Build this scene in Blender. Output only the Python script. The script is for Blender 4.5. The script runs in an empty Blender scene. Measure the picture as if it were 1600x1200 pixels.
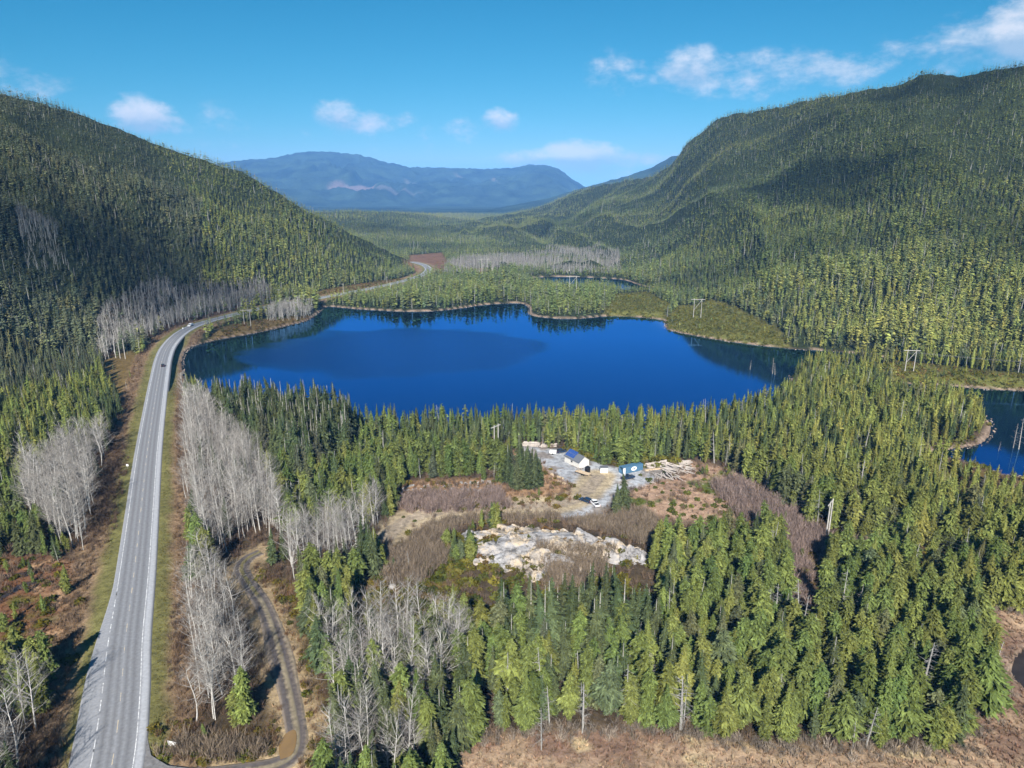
import bpy, math, random
import numpy as np
R = math.radians
SC = bpy.context.scene
COL = SC.collection
rnd = random.Random(7)
RNG = np.random.default_rng(11)

# ------------------------------------------------------------ camera, sky, sun, exposure
F, PITCH, CAMH = 1066.0, R(15.5), 110.0
cd = bpy.data.cameras.new('camera'); cam = bpy.data.objects.new('camera', cd); COL.objects.link(cam)
cam.location = (0, 0, CAMH); cam.rotation_euler = (R(90)-PITCH, 0, 0)
cd.sensor_width = 36; cd.lens = 36*F/1600; cd.clip_start = 1; cd.clip_end = 90000
SC.camera = cam
SUN_EL, SUN_AZ = R(36), R(184.0)            # azimuth the light comes from, clockwise from +Y
sd = bpy.data.lights.new('sun', 'SUN'); sd.energy = 4.9; sd.angle = R(0.5); sd.color = (1, .95, .87)
sun = bpy.data.objects.new('sun', sd); COL.objects.link(sun)
sun.rotation_euler = (R(90)-SUN_EL, 0, R(180)-SUN_AZ)
w = bpy.data.worlds.new('World'); SC.world = w; w.use_nodes = True
def dirang(u, v):
    x = (u-800)/F; y = (600-v)/F; cp, sp = math.cos(PITCH), math.sin(PITCH)
    hy = cp+y*sp; hz = -sp+y*cp; return math.atan2(x, hy), math.atan2(hz, math.hypot(x, hy))
PUFFS = [(225, 182, 34, 24, 1.0), (262, 190, 30, 20, .6), (340, 188, 40, 18, .45), (375, 222, 26, 16, .3), (320, 215, 60, 12, .25), (478, 214, 26, 14, .3), (528, 182, 30, 20, .9), (572, 192, 44, 15, .7), (632, 187, 22, 11, .6),
  (600, 218, 60, 16, .25), (668, 212, 16, 22, .4), (722, 204, 34, 16, .45), (782, 188, 24, 16, .9), (905, 246, 56, 20, 1.35), (840, 250, 60, 14, 1.0), (975, 250, 100, 10, .8), (965, 110, 42, 24, .6), (1075, 102, 42, 22, .9), (1120, 116, 84, 26, .7),
  (1180, 118, 70, 26, .7), (1265, 100, 34, 20, .8), (1320, 110, 55, 20, .65), (1450, 85, 70, 26, .5), (1585, 62, 46, 26, 1.1), (1650, 50, 80, 40, 1.1), (1530, 80, 80, 22, .6), (980, 275, 60, 10, .5), (1900, 20, 200, 60, .9), (-120, 120, 120, 30, .6)]
def world():
    nt = w.node_tree; nt.nodes.clear(); N = nt.nodes.new; L = nt.links.new
    out = N('ShaderNodeOutputWorld'); bg = N('ShaderNodeBackground')
    sky = N('ShaderNodeTexSky'); sky.sky_type = 'NISHITA'; sky.sun_disc = False
    sky.sun_elevation = SUN_EL; sky.sun_rotation = SUN_AZ
    sky.altitude = 300; sky.air_density = 1.0; sky.dust_density = 0.0; sky.ozone_density = 5.0
    sp = N('ShaderNodeSeparateColor'); hs = N('ShaderNodeCombineColor'); L(sky.outputs[0], sp.inputs[0])
    for i in range(3):        # deepen the blue as the camera did
        c0 = N('ShaderNodeMath'); c0.operation = 'MINIMUM'; c0.inputs[1].default_value = (6.8, 9.0, 12)[i]; L(sp.outputs[i], c0.inputs[0])
        c1 = N('ShaderNodeMath'); c1.operation = 'POWER'; c1.inputs[1].default_value = SKY_POW[i]; L(c0.outputs[0], c1.inputs[0])
        c2 = N('ShaderNodeMath'); c2.operation = 'MULTIPLY'; c2.inputs[1].default_value = SKY_TINT[i]; L(c1.outputs[0], c2.inputs[0]); L(c2.outputs[0], hs.inputs[i])
    L(hs.outputs[0], bg.inputs[0]); bg.inputs[1].default_value = SKY_STR
    def M(op, a, b=None, c=None):
        n = N('ShaderNodeMath'); n.operation = op
        for i, q in enumerate((a, b, c)):
            if q is None: continue
            if isinstance(q, (int, float)): n.inputs[i].default_value = q
            else: L(q, n.inputs[i])
        return n.outputs[0]
    tc = N('ShaderNodeTexCoord'); sx = N('ShaderNodeSeparateXYZ'); L(tc.outputs['Generated'], sx.inputs[0])
    x, y, z = sx.outputs; A = M('ARCTAN2', x, y); E = M('ARCSINE', z)
    cb = N('ShaderNodeCombineXYZ'); L(M('MULTIPLY', A, 1.0), cb.inputs[0]); L(M('MULTIPLY', E, 1.7), cb.inputs[1])
    def nz(sc, d, r=.6):
        n = N('ShaderNodeTexNoise'); n.inputs['Scale'].default_value = sc; n.inputs['Detail'].default_value = d; n.inputs['Roughness'].default_value = r; L(cb.outputs[0], n.inputs['Vector']); return n.outputs[0]
    n1 = nz(22, 8, .62); n2 = nz(70, 5, .6)
    mask = None; shade = None
    for u, v, ru, rv, dn in PUFFS:
        a0, e0 = dirang(u, v); wa, we = 1.5*ru/F, 1.55*rv/F
        da = M('MULTIPLY_ADD', A, 1/wa, -a0/wa); de = M('MULTIPLY_ADD', E, 1/we, -e0/we)
        q = M('SUBTRACT', 1.0, M('ADD', M('MULTIPLY', da, da), M('MULTIPLY', de, de)))
        q = M('MULTIPLY', M('MAXIMUM', q, 0.0), dn)
        mask = q if mask is None else M('MAXIMUM', mask, q)
        if dn > .8:
            t_ = M('MULTIPLY', q, de); shade = t_ if shade is None else M('ADD', shade, t_)
    m = M('MULTIPLY_ADD', n1, 1.9, M('SUBTRACT', mask, 1.45)); m = M('MULTIPLY_ADD', n2, .35, m)
    gate = N('ShaderNodeMapRange'); gate.inputs[1].default_value = 0; gate.inputs[2].default_value = .35; L(mask, gate.inputs[0])
    r = N('ShaderNodeMapRange'); r.interpolation_type = 'SMOOTHSTEP'; r.inputs[1].default_value = -.12; r.inputs[2].default_value = .85; r.inputs[4].default_value = .9; L(m, r.inputs[0])
    fac = M('MULTIPLY', r.outputs[0], gate.outputs[0])
    sh = N('ShaderNodeMapRange'); sh.inputs[1].default_value = -.25; sh.inputs[2].default_value = .3; L(M('MULTIPLY_ADD', n1, .8, M('SUBTRACT', shade, .4)), sh.inputs[0])
    cr = N('ShaderNodeMix'); cr.data_type = 'RGBA'; cr.inputs[6].default_value = (*CLOUD_LO, 1); cr.inputs[7].default_value = (*CLOUD_HI, 1); L(sh.outputs[0], cr.inputs[0])
    bc = N('ShaderNodeBackground'); L(cr.outputs[2], bc.inputs[0]); bc.inputs[1].default_value = 1.0
    mx = N('ShaderNodeMixShader'); L(fac, mx.inputs[0]); L(bg.outputs[0], mx.inputs[1]); L(bc.outputs[0], mx.inputs[2])
    L(mx.outputs[0], out.inputs[0])
SKY_POW, SKY_TINT, SKY_STR = (2.1, .98, .88), (.047, .54, .72), .085
CLOUD_LO, CLOUD_HI = (.24, .33, .43), (.47, .49, .53)
world()
SC.view_settings.view_transform = 'Standard'; SC.view_settings.look = 'None'
SC.view_settings.exposure = 0.9; SC.view_settings.gamma = 1
SC.render.engine = 'CYCLES'
cy = SC.cycles
cy.max_bounces = 5; cy.diffuse_bounces = 2; cy.glossy_bounces = 2; cy.transmission_bounces = 2
cy.volume_bounces = 0; cy.transparent_max_bounces = 64; cy.caustics_reflective = False; cy.caustics_refractive = False
cy.use_adaptive_sampling = True; cy.adaptive_threshold = 0.02

# ------------------------------------------------------------ projection helpers (photo pixels 1600 x 1200 to places on the ground)
cP, sP = math.cos(PITCH), math.sin(PITCH)
def G(u, v, z=4.0):
    x = (u-800)/F; y = (600-v)/F
    t = (z-CAMH)/(-sP+y*cP)
    return np.array([x*t, (cP+y*sP)*t])
def GP(pts, z=4.0): return np.array([G(u, v, z) for u, v in pts])
def PX(X, Y, Z):
    d = Z-CAMH; zc = Y*cP-d*sP; yc = Y*sP+d*cP
    zc = np.where(zc < 1, 1, zc)
    return 800+F*X/zc, 600-F*yc/zc
def dirpx(u, v):
    x = (u-800)/F; y = (600-v)/F
    hy = cP+y*sP; hz = -sP+y*cP
    return math.atan2(x, hy), hz/math.hypot(x, hy)        # azimuth, slope

# ------------------------------------------------------------ noise
def _h(ix, iy, s):
    n = (ix.astype(np.int64)*374761393 + iy.astype(np.int64)*668265263 + s*1442695041) & 0x7fffffff
    n = ((n ^ (n >> 13))*1274126177) & 0x7fffffff
    return ((n ^ (n >> 16)) & 0xffff)/65535.0
def vn(x, y, s=0):
    x = np.asarray(x, float); y = np.asarray(y, float)
    ix, iy = np.floor(x), np.floor(y); fx, fy = x-ix, y-iy
    fx = fx*fx*(3-2*fx); fy = fy*fy*(3-2*fy)
    a, b, c, d = _h(ix, iy, s), _h(ix+1, iy, s), _h(ix, iy+1, s), _h(ix+1, iy+1, s)
    return a+(b-a)*fx+(c-a)*fy+(a-b-c+d)*fx*fy
def fbm(x, y, s=0, o=4):
    t = 0; a = .5; 
    for i in range(o): t = t+a*(vn(x, y, s+i)*2-1); x = x*2.03+17.1; y = y*2.03-9.3; a *= .5
    return t
def sst(a, b, x):
    t = np.clip((x-a)/(b-a), 0, 1); return t*t*(3-2*t)
def inpoly(px, py, poly):
    r = np.zeros(np.shape(px), bool); n = len(poly); j = n-1
    for i in range(n):
        xi, yi = poly[i]; xj, yj = poly[j]
        if yi != yj:
            r ^= ((yi > py) != (yj > py)) & (px < (xj-xi)*(py-yi)/(yj-yi)+xi)
        j = i
    return r
def segdist(px, py, pts, closed=False):
    d = np.full(np.shape(px), 1e9); n = len(pts)
    for i in range(n if closed else n-1):
        ax, ay = pts[i]; bx, by = pts[(i+1) % n]
        dx, dy = bx-ax, by-ay; l = dx*dx+dy*dy+1e-9
        t = np.clip(((px-ax)*dx+(py-ay)*dy)/l, 0, 1)
        d = np.minimum(d, (px-ax-t*dx)**2+(py-ay-t*dy)**2)
    return np.sqrt(d)
def crom(p, n=8):
    p = np.asarray(p, float); out = []
    q = np.vstack([2*p[0]-p[1], p, 2*p[-1]-p[-2]])
    for i in range(1, len(q)-2):
        for k in range(n):
            t = k/n; a, b, c, d = q[i-1], q[i], q[i+1], q[i+2]
            out.append(.5*((2*b)+(c-a)*t+(2*a-5*b+4*c-d)*t*t+(3*b-a-3*c+d)*t**3))
    out.append(p[-1]); return np.array(out)

# ------------------------------------------------------------ plan of the place
ROADZ = 5.0
ROAD = crom(GP([(140, 1330), (163, 1250), (174, 1200), (182, 1150), (190, 1075), (196, 1000), (209, 900), (220, 800), (231, 700), (243, 620), (248, 590), (254, 560), (263, 540),
    (280, 522), (303, 509), (335, 499), (375, 489), (430, 477), (490, 467), (540, 458), (600, 446), (640, 436), (662, 428), (669, 421), (664, 415), (652, 411), (640, 409)], ROADZ))
TRACK = crom(GP([(235, 1205), (300, 1212), (380, 1205), (440, 1192), (463, 1165), (458, 1110), (437, 1020), (414, 950), (388, 910), (377, 888), (388, 872), (410, 861)], 4.5))
GRAVEL = crom(GP([(600, 835), (628, 808), (670, 794), (730, 787), (800, 785), (865, 784), (905, 772), (925, 755), (935, 742)], 6))
LAKE = crom(GP([(283, 565), (293, 545), (330, 533), (400, 520), (440, 511), (480, 500), (498, 487), (512, 479), (560, 483), (640, 487), (700, 484), (760, 476), (812, 474), (828, 481),
    (830, 492), (860, 497), (900, 498), (960, 494), (1035, 500), (1042, 514), (1090, 525), (1150, 535), (1235, 545), (1290, 548), (1340, 553), (1392, 560), (1395, 566),
    (1330, 573), (1250, 582), (1235, 597), (1230, 615), (1180, 640), (1100, 662), (1000, 672), (850, 674), (700, 676), (560, 672), (460, 660), (380, 650), (320, 625), (290, 600), (283, 565)], 0), 4)[:-1]
POND1 = crom(GP([(812, 436), (850, 433), (900, 433), (970, 437), (1000, 446), (1030, 452), (1000, 456), (940, 452), (880, 449), (830, 444), (812, 436)], 0), 4)[:-1]
POND2 = crom(GP([(1410, 600), (1480, 603), (1540, 608), (1600, 611), (1720, 620), (1780, 700), (1660, 742), (1570, 742), (1520, 724), (1430, 716), (1470, 704), (1530, 694), (1548, 670), (1530, 646), (1475, 626), (1410, 600)], 0), 4)[:-1]
POND3 = crom(GP([(1580, 1040), (1600, 1012), (1660, 1000), (1700, 1060), (1640, 1085), (1590, 1062), (1580, 1040)], 1.0), 4)[:-1]
CREEK = [GP([(-30, 905), (20, 902), (50, 898), (78, 890)], 3), GP([(-20, 945), (0, 938), (30, 922), (60, 910)], 3)]
MARSH = GP([(700, 1230), (715, 1168), (790, 1150), (860, 1146), (1000, 1140), (1090, 1152), (1200, 1168), (1350, 1170), (1480, 1166), (1530, 1135), (1560, 1060), (1535, 1000), (1512, 962), (1560, 945), (1640, 950), (1800, 1000), (2000, 1230), (1600, 1400), (700, 1400)])
BOG = GP([(-200, 850), (60, 868), (118, 880), (128, 950), (100, 985), (125, 1010), (120, 1045), (40, 1060), (-200, 1080)])
ROCK = GP([(722, 822), (750, 814), (830, 816), (872, 830), (890, 842), (950, 844), (1005, 856), (1012, 872), (985, 880), (930, 876), (905, 890), (860, 884), (835, 897), (790, 889), (750, 884), (742, 860)], 8)
PAD = GP([(815, 693), (880, 698), (945, 726), (985, 732), (1045, 722), (1060, 735), (1010, 752), (965, 768), (940, 798), (905, 806), (868, 802), (900, 775), (896, 755), (862, 735), (830, 712)], 6)
CLEAR = GP([(990, 722), (1080, 716), (1140, 728), (1180, 760), (1175, 800), (1110, 812), (1020, 800), (975, 775), (1000, 750)], 6)
TANBANK = GP([(800, 700), (840, 712), (900, 755), (905, 775), (870, 790), (810, 792), (740, 790), (640, 792), (600, 775), (640, 745), (760, 742), (790, 752)], 6)
BRUSHES = [GP(p, 6) for p in [
    [(630, 800), (860, 793), (880, 812), (720, 812), (690, 850), (700, 880), (640, 915), (600, 905), (600, 860)],
    [(885, 815), (1010, 795), (1045, 830), (1050, 870), (1020, 860), (960, 840)],
    [(1110, 755), (1150, 745), (1200, 770), (1290, 830), (1390, 850), (1370, 880), (1290, 860), (1220, 850), (1150, 800)],
    [(1180, 800), (1260, 830), (1275, 960), (1240, 960), (1225, 860)],
    [(600, 770), (780, 762), (800, 790), (640, 795)],
    [(245, 1170), (300, 1150), (410, 1150), (430, 1190), (300, 1200)],
    [(840, 868), (960, 874), (930, 920), (850, 920)]]]
OPEN = [GP(p, z) for p, z in [
    ([(638, 412), (640, 392), (690, 388), (705, 415), (690, 425)], 12),            # far clearing
    ([(945, 492), (950, 462), (1010, 458), (1050, 478), (1036, 500), (960, 494)], 3),
    ([(1040, 500), (1060, 480), (1110, 478), (1160, 495), (1215, 520), (1238, 545), (1150, 535), (1045, 516)], 3),
    ([(1370, 568), (1400, 565), (1480, 575), (1700, 600), (1700, 618), (1560, 608), (1420, 602), (1330, 585)], 3),
    ([(318, 531), (340, 512), (400, 500), (470, 492), (500, 484), (480, 502), (400, 522)], 4),
    ([(470, 458), (530, 446), (640, 430), (655, 430), (600, 443), (520, 459)], 6),
    ([(165, 600), (160, 560), (205, 545), (230, 570), (225, 640), (205, 660)], 5),
    ([(690, 425), (670, 408), (760, 418), (815, 428), (760, 432)], 6),
    ([(1235, 880), (1225, 960), (1275, 990), (1300, 900), (1270, 850)], 5),
    ([(1430, 852), (1500, 870), (1505, 900), (1420, 890)], 5),
    ([(1430, 715), (1560, 690), (1720, 735), (1660, 775), (1540, 762)], 2),
    ([(700, 905), (560, 905), (540, 985), (600, 985), (690, 950)], 6),
    ([(395, 880), (470, 925), (480, 1020), (520, 1120), (540, 1200), (470, 1210), (440, 1020), (400, 940)], 4),
    ([(225, 1200), (240, 1120), (330, 1145), (420, 1140), (440, 1040), (460, 1210)], 4)]]

# ------------------------------------------------------------ terrain
def prof(pts):                     # [(u, v, D, treeheight)] -> az, z
    a, D, z = [], [], []
    for u, v, d, th in pts:
        az, s = dirpx(u, v); a.append(az); D.append(d); z.append(CAMH+d*s-th)
    return np.array(a), np.array(D, float), np.array(z)
def footD(pts, z=4):
    a, D = [], []
    for u, v in pts:
        az, s = dirpx(u, v); a.append(az); D.append((z-CAMH)/s)
    return np.array(a), np.array(D)
def T_(l, th): return [(u, v, d, th) for u, v, d in l]
RID = {
 'left': (prof(T_([(-700, 40, 900), (-300, 85, 1050), (0, 135, 1180), (100, 160, 1200), (185, 190, 1190), (240, 213, 1170), (300, 233, 1150), (380, 260, 1110), (430, 290, 1080), (500, 330, 1060), (560, 362, 1060), (640, 398, 1080), (664, 420, 1060)], 9.5)),
          footD([(-700, 690), (-300, 650), (0, 610), (180, 545), (300, 488), (430, 462), (540, 445), (600, 438), (640, 428), (664, 424)]), .93),
 'right': (prof(T_([(700, 350, 2600), (780, 335, 2900), (840, 322, 3000), (900, 296, 2800), (960, 280, 2500), (1020, 270, 2150), (1048, 254, 1980), (1075, 217, 1850), (1120, 180, 1740), (1155, 167, 1660), (1190, 165, 1600), (1250, 152, 1550), (1300, 140, 1500), (1400, 126, 1450), (1440, 106, 1430), (1500, 108, 1400), (1560, 97, 1380), (1600, 90, 1350), (1750, 75, 1300), (2300, 60, 1200)], 9.5)),
           footD([(700, 380), (840, 398), (1000, 436), (1100, 486), (1250, 538), (1400, 558), (1600, 594), (2300, 660)]), 1.25),
 'valley': (prof(T_([(-100, 340, 2500), (400, 335, 2600), (480, 326, 2500), (560, 324, 2600), (640, 327, 2800), (720, 336, 2900), (800, 338, 3100), (900, 330, 3400), (1000, 340, 3500), (1300, 345, 3500)], 13)),
            footD([(-100, 400), (640, 396), (1300, 400)]), 1.0),
 'blue': (prof(T_([(780, 322, 5500), (860, 306, 5600), (905, 292, 5600), (930, 285, 5700), (980, 272, 5800), (1020, 258, 5800), (1050, 241, 5800), (1150, 225, 5600), (1300, 215, 5200)], 10)),
          (np.array([-2., 2.]), np.array([4300., 4300.])), 1.0),
 'far': (prof(T_([(100, 280, 11500), (300, 262, 11500), (370, 251, 11500), (430, 246, 11500), (452, 240, 11500), (480, 236, 11500), (520, 237, 11400), (560, 241, 11000), (600, 252, 11000), (640, 261, 11000), (700, 262, 11000), (760, 264, 10800), (800, 262, 10500), (830, 257, 10300), (850, 257, 10200), (872, 263, 10100), (895, 280, 10000), (930, 300, 10000), (1000, 318, 10000)], 0)),
         (np.array([-2., 2.]), np.array([7200., 7200.])), 1.15),
}
def ridge_h(az, D, key):
    (ra, rd, rz), (fa, fd), pw = RID[key]
    Dr = np.interp(az, ra, rd); zr = np.interp(az, ra, rz); Df = np.interp(az, fa, fd)
    Df = np.minimum(Df, Dr-60)
    zf = 4.0
    t = np.clip((D-Df)/(Dr-Df), 0, 1)
    z = zf+(zr-zf)*t**pw
    back = np.clip(D-Dr, 0, None)
    z = z-back*(.45 if key != 'far' else .12)
    fade = sst(ra[0]-.02, ra[0]+.0, az)*(1-sst(ra[-1], ra[-1]+.03, az))
    return np.where(D > Df, z, 0)*fade, t
def H(x, y):
    if np.ndim(x) == 0: return float(H(np.array([x]), np.array([y]))[0])
    x = np.asarray(x, float); y = np.asarray(y, float)
    D = np.hypot(x, y); az = np.arctan2(x, y)
    z = 4.0+.7*fbm(x/22, y/22, 3)
    mz = np.zeros_like(z)
    for k, amp, sc in (('left', 30, 120.), ('right', 48, 190.), ('valley', 8, 260.), ('blue', 40, 500.), ('far', 170, 800.)):
        h, t = ridge_h(az, D, k)
        env = np.clip(t*4, 0, 1)*np.clip((1-t)*5, 0, 1)
        if k in ('left', 'right', 'far'):      # spurs and gullies running down the slope
            s_ = az*(np.interp(az, RID[k][0][0], RID[k][0][1]))
            g = np.abs(fbm(s_/sc+2*fbm(x/900, y/900, 5, 2), D/(sc*4), 21, 3))
            h = h+amp*env*(.35-1.5*g)
        h = h+amp*.45*env*fbm(x/sc, y/sc, 31)+.16*amp*np.clip(t*3, 0, 1)*fbm(x/38, y/38, 37, 3)
        if k == 'valley': h = np.where(D > 3400, h*.3, h)
        mz = np.maximum(mz, np.where(h > 4, h-4, 0))
    z = z+mz
    z = z-3*sst(4200, 5200, D)
    # low rises near the yard and the knoll under the outcrop
    c = ROCK.mean(0)
    q = ((x-c[0]-2)/34)**2+((y-c[1]+1)/17)**2
    z = z+5.5*np.exp(-q*1.1)
    p = PAD.mean(0); q = ((x-p[0]-12)/60)**2+((y-p[1])/34)**2
    z = z+1.6*np.exp(-q)
    # fit to road
    ok = D < 1400
    if np.any(ok):
        xo, yo = x[ok], y[ok]; zo = z[ok]
        d = segdist(xo, yo, ROAD[::2])
        wgt = 1-sst(8.0, 26, d)
        zo = zo*(1-wgt)+(ROADZ-.12-.5*sst(6.5, 12, d))*wgt
        d = segdist(xo, yo, TRACK[::2]); wgt = 1-sst(3, 7, d)
        zo = zo*(1-wgt)+4.4*wgt
        for poly, sl in ((LAKE, .3), (POND1, .3), (POND2, .2), (POND3, .15)):
            sdv = segdist(xo, yo, poly, True)*np.where(inpoly(xo, yo, poly), -1, 1)
            base = .25 if poly is not POND3 else .6
            zo = np.minimum(zo, np.where(sdv > 0, base+sdv*sl+np.clip(sdv-14, 0, None)*.9, np.maximum(-4, -.1+sdv*.35)))
        for cpts in CREEK:
            d = segdist(xo, yo, cpts); zo = zo-.8*(1-sst(.8, 2.6, d+.8*fbm(xo/3, yo/3, 8)))
        z = z.copy(); z[ok] = zo
    return z

A0, A1, NA = -R(78), R(78), 940
az = np.linspace(A0, A1, NA)
ds = [6.0]
while ds[-1] < 17000: ds.append(ds[-1]+max(.75, ds[-1]*.0062))
ds = np.array(ds); ND = len(ds)
AA, DD = np.meshgrid(az, ds); GX = DD*np.sin(AA); GY = DD*np.cos(AA)
GZ = H(GX, GY)
VIS = np.maximum.accumulate((GZ+10-CAMH)/DD, axis=0)     # horizon angle per direction, to skip trees no one could see

def mesh_np(name, verts, faces, col=None, smooth=False):
    me = bpy.data.meshes.new(name); verts = np.asarray(verts, np.float32); faces = np.asarray(faces, np.int32)
    k = faces.shape[1]
    me.vertices.add(len(verts)); me.vertices.foreach_set('co', verts.ravel())
    me.loops.add(faces.size); me.loops.foreach_set('vertex_index', faces.ravel())
    me.polygons.add(len(faces)); me.polygons.foreach_set('loop_start', np.arange(0, faces.size, k, dtype=np.int32))
    me.polygons.foreach_set('use_smooth', np.full(len(faces), smooth))
    if col is not None:
        c = np.ones((len(verts), 4), np.float32); c[:, :3] = col
        a = me.color_attributes.new('Col', 'FLOAT_COLOR', 'POINT'); a.data.foreach_set('color', c.ravel())
    me.update(calc_edges=True)
    return me
def add(name, me, mat=None, parent=None, loc=None):
    o = bpy.data.objects.new(name, me); COL.objects.link(o)
    if mat is not None and me is not None and len(me.materials) == 0: me.materials.append(mat)
    if parent: o.parent = parent
    if loc is not None: o.location = loc
    return o
def tag(o, label=None, cat=None, group=None, kind=None):
    if label: o['label'] = label
    if cat: o['category'] = cat
    if group: o['group'] = group
    if kind: o['kind'] = kind
    return o
def grid_faces(nr, nc):
    i = np.arange(nr-1)[:, None]*nc+np.arange(nc-1)[None, :]
    i = i.ravel(); return np.stack([i, i+1, i+nc+1, i+nc], 1)

# ---- materials
def mat(name):
    m = bpy.data.materials.new(name); m.use_nodes = True; nt = m.node_tree
    for n in list(nt.nodes): nt.nodes.remove(n)
    return m, nt, nt.nodes.new, nt.links.new
def plain(name, col, rough=.7, metal=0, noise=.15, scale=3.0, spec=.3):
    m, nt, N, L = mat(name); o = N('ShaderNodeOutputMaterial'); b = N('ShaderNodeBsdfPrincipled')
    b.inputs['Roughness'].default_value = rough; b.inputs['Metallic'].default_value = metal
    b.inputs['Specular IOR Level'].default_value = spec
    tc = N('ShaderNodeTexCoord'); n = N('ShaderNodeTexNoise'); n.inputs['Scale'].default_value = scale; n.inputs['Detail'].default_value = 4
    L(tc.outputs['Object'], n.inputs['Vector'])
    r = N('ShaderNodeMapRange'); r.inputs[1].default_value = .3; r.inputs[2].default_value = .7
    r.inputs[3].default_value = 1-noise; r.inputs[4].default_value = 1+noise; L(n.outputs['Fac'], r.inputs[0])
    v = N('ShaderNodeVectorMath'); v.operation = 'SCALE'; v.inputs[0].default_value = col; L(r.outputs[0], v.inputs['Scale'])
    L(v.outputs[0], b.inputs['Base Color']); L(b.outputs[0], o.inputs[0]); return m

def ground_mat():
    m, nt, N, L = mat('ground'); o = N('ShaderNodeOutputMaterial'); b = N('ShaderNodeBsdfPrincipled')
    b.inputs['Roughness'].default_value = .95; b.inputs['Specular IOR Level'].default_value = .1
    at = N('ShaderNodeAttribute'); at.attribute_name = 'Col'
    g = N('ShaderNodeNewGeometry')
    def nz(s, d=5, r=.6):
        n = N('ShaderNodeTexNoise'); n.inputs['Scale'].default_value = s; n.inputs['Detail'].default_value = d; n.inputs['Roughness'].default_value = r
        L(g.outputs['Position'], n.inputs['Vector']); return n
    n1, n2 = nz(.55, 6, .75), nz(.06, 5, .6)
    r1 = N('ShaderNodeMapRange'); r1.inputs[1].default_value = .3; r1.inputs[2].default_value = .72; r1.inputs[3].default_value = .45; r1.inputs[4].default_value = 1.6; L(n1.outputs[0], r1.inputs[0])
    r2 = N('ShaderNodeMapRange'); r2.inputs[1].default_value = .3; r2.inputs[2].default_value = .7; r2.inputs[3].default_value = .75; r2.inputs[4].default_value = 1.25; L(n2.outputs[0], r2.inputs[0])
    mu = N('ShaderNodeMath'); mu.operation = 'MULTIPLY'; L(r1.outputs[0], mu.inputs[0]); L(r2.outputs[0], mu.inputs[1])
    v = N('ShaderNodeVectorMath'); v.operation = 'SCALE'; L(at.outputs['Color'], v.inputs[0]); L(mu.outputs[0], v.inputs['Scale'])
    L(v.outputs[0], b.inputs['Base Color'])
    n3 = nz(.9, 6, .7); n4 = nz(.03, 6, .7)
    bp = N('ShaderNodeBump'); bp.inputs['Strength'].default_value = .8; bp.inputs['Distance'].default_value = .5; L(n3.outputs[0], bp.inputs['Height'])
    bp2 = N('ShaderNodeBump'); bp2.inputs['Strength'].default_value = .8; bp2.inputs['Distance'].default_value = 16; L(n4.outputs[0], bp2.inputs['Height'])
    fa = N('ShaderNodeVectorMath'); fa.operation = 'LENGTH'; L(g.outputs['Position'], fa.inputs[0])
    fr = N('ShaderNodeMapRange'); fr.inputs[1].default_value = 2500; fr.inputs[2].default_value = 4500; L(fa.outputs['Value'], fr.inputs[0])
    mx = N('ShaderNodeMix'); mx.data_type = 'VECTOR'; L(fr.outputs[0], mx.inputs[0]); L(bp.outputs[0], mx.inputs[4]); L(bp2.outputs[0], mx.inputs[5])
    L(mx.outputs[1], b.inputs['Normal'])
    L(b.outputs[0], o.inputs[0]); return m

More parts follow.
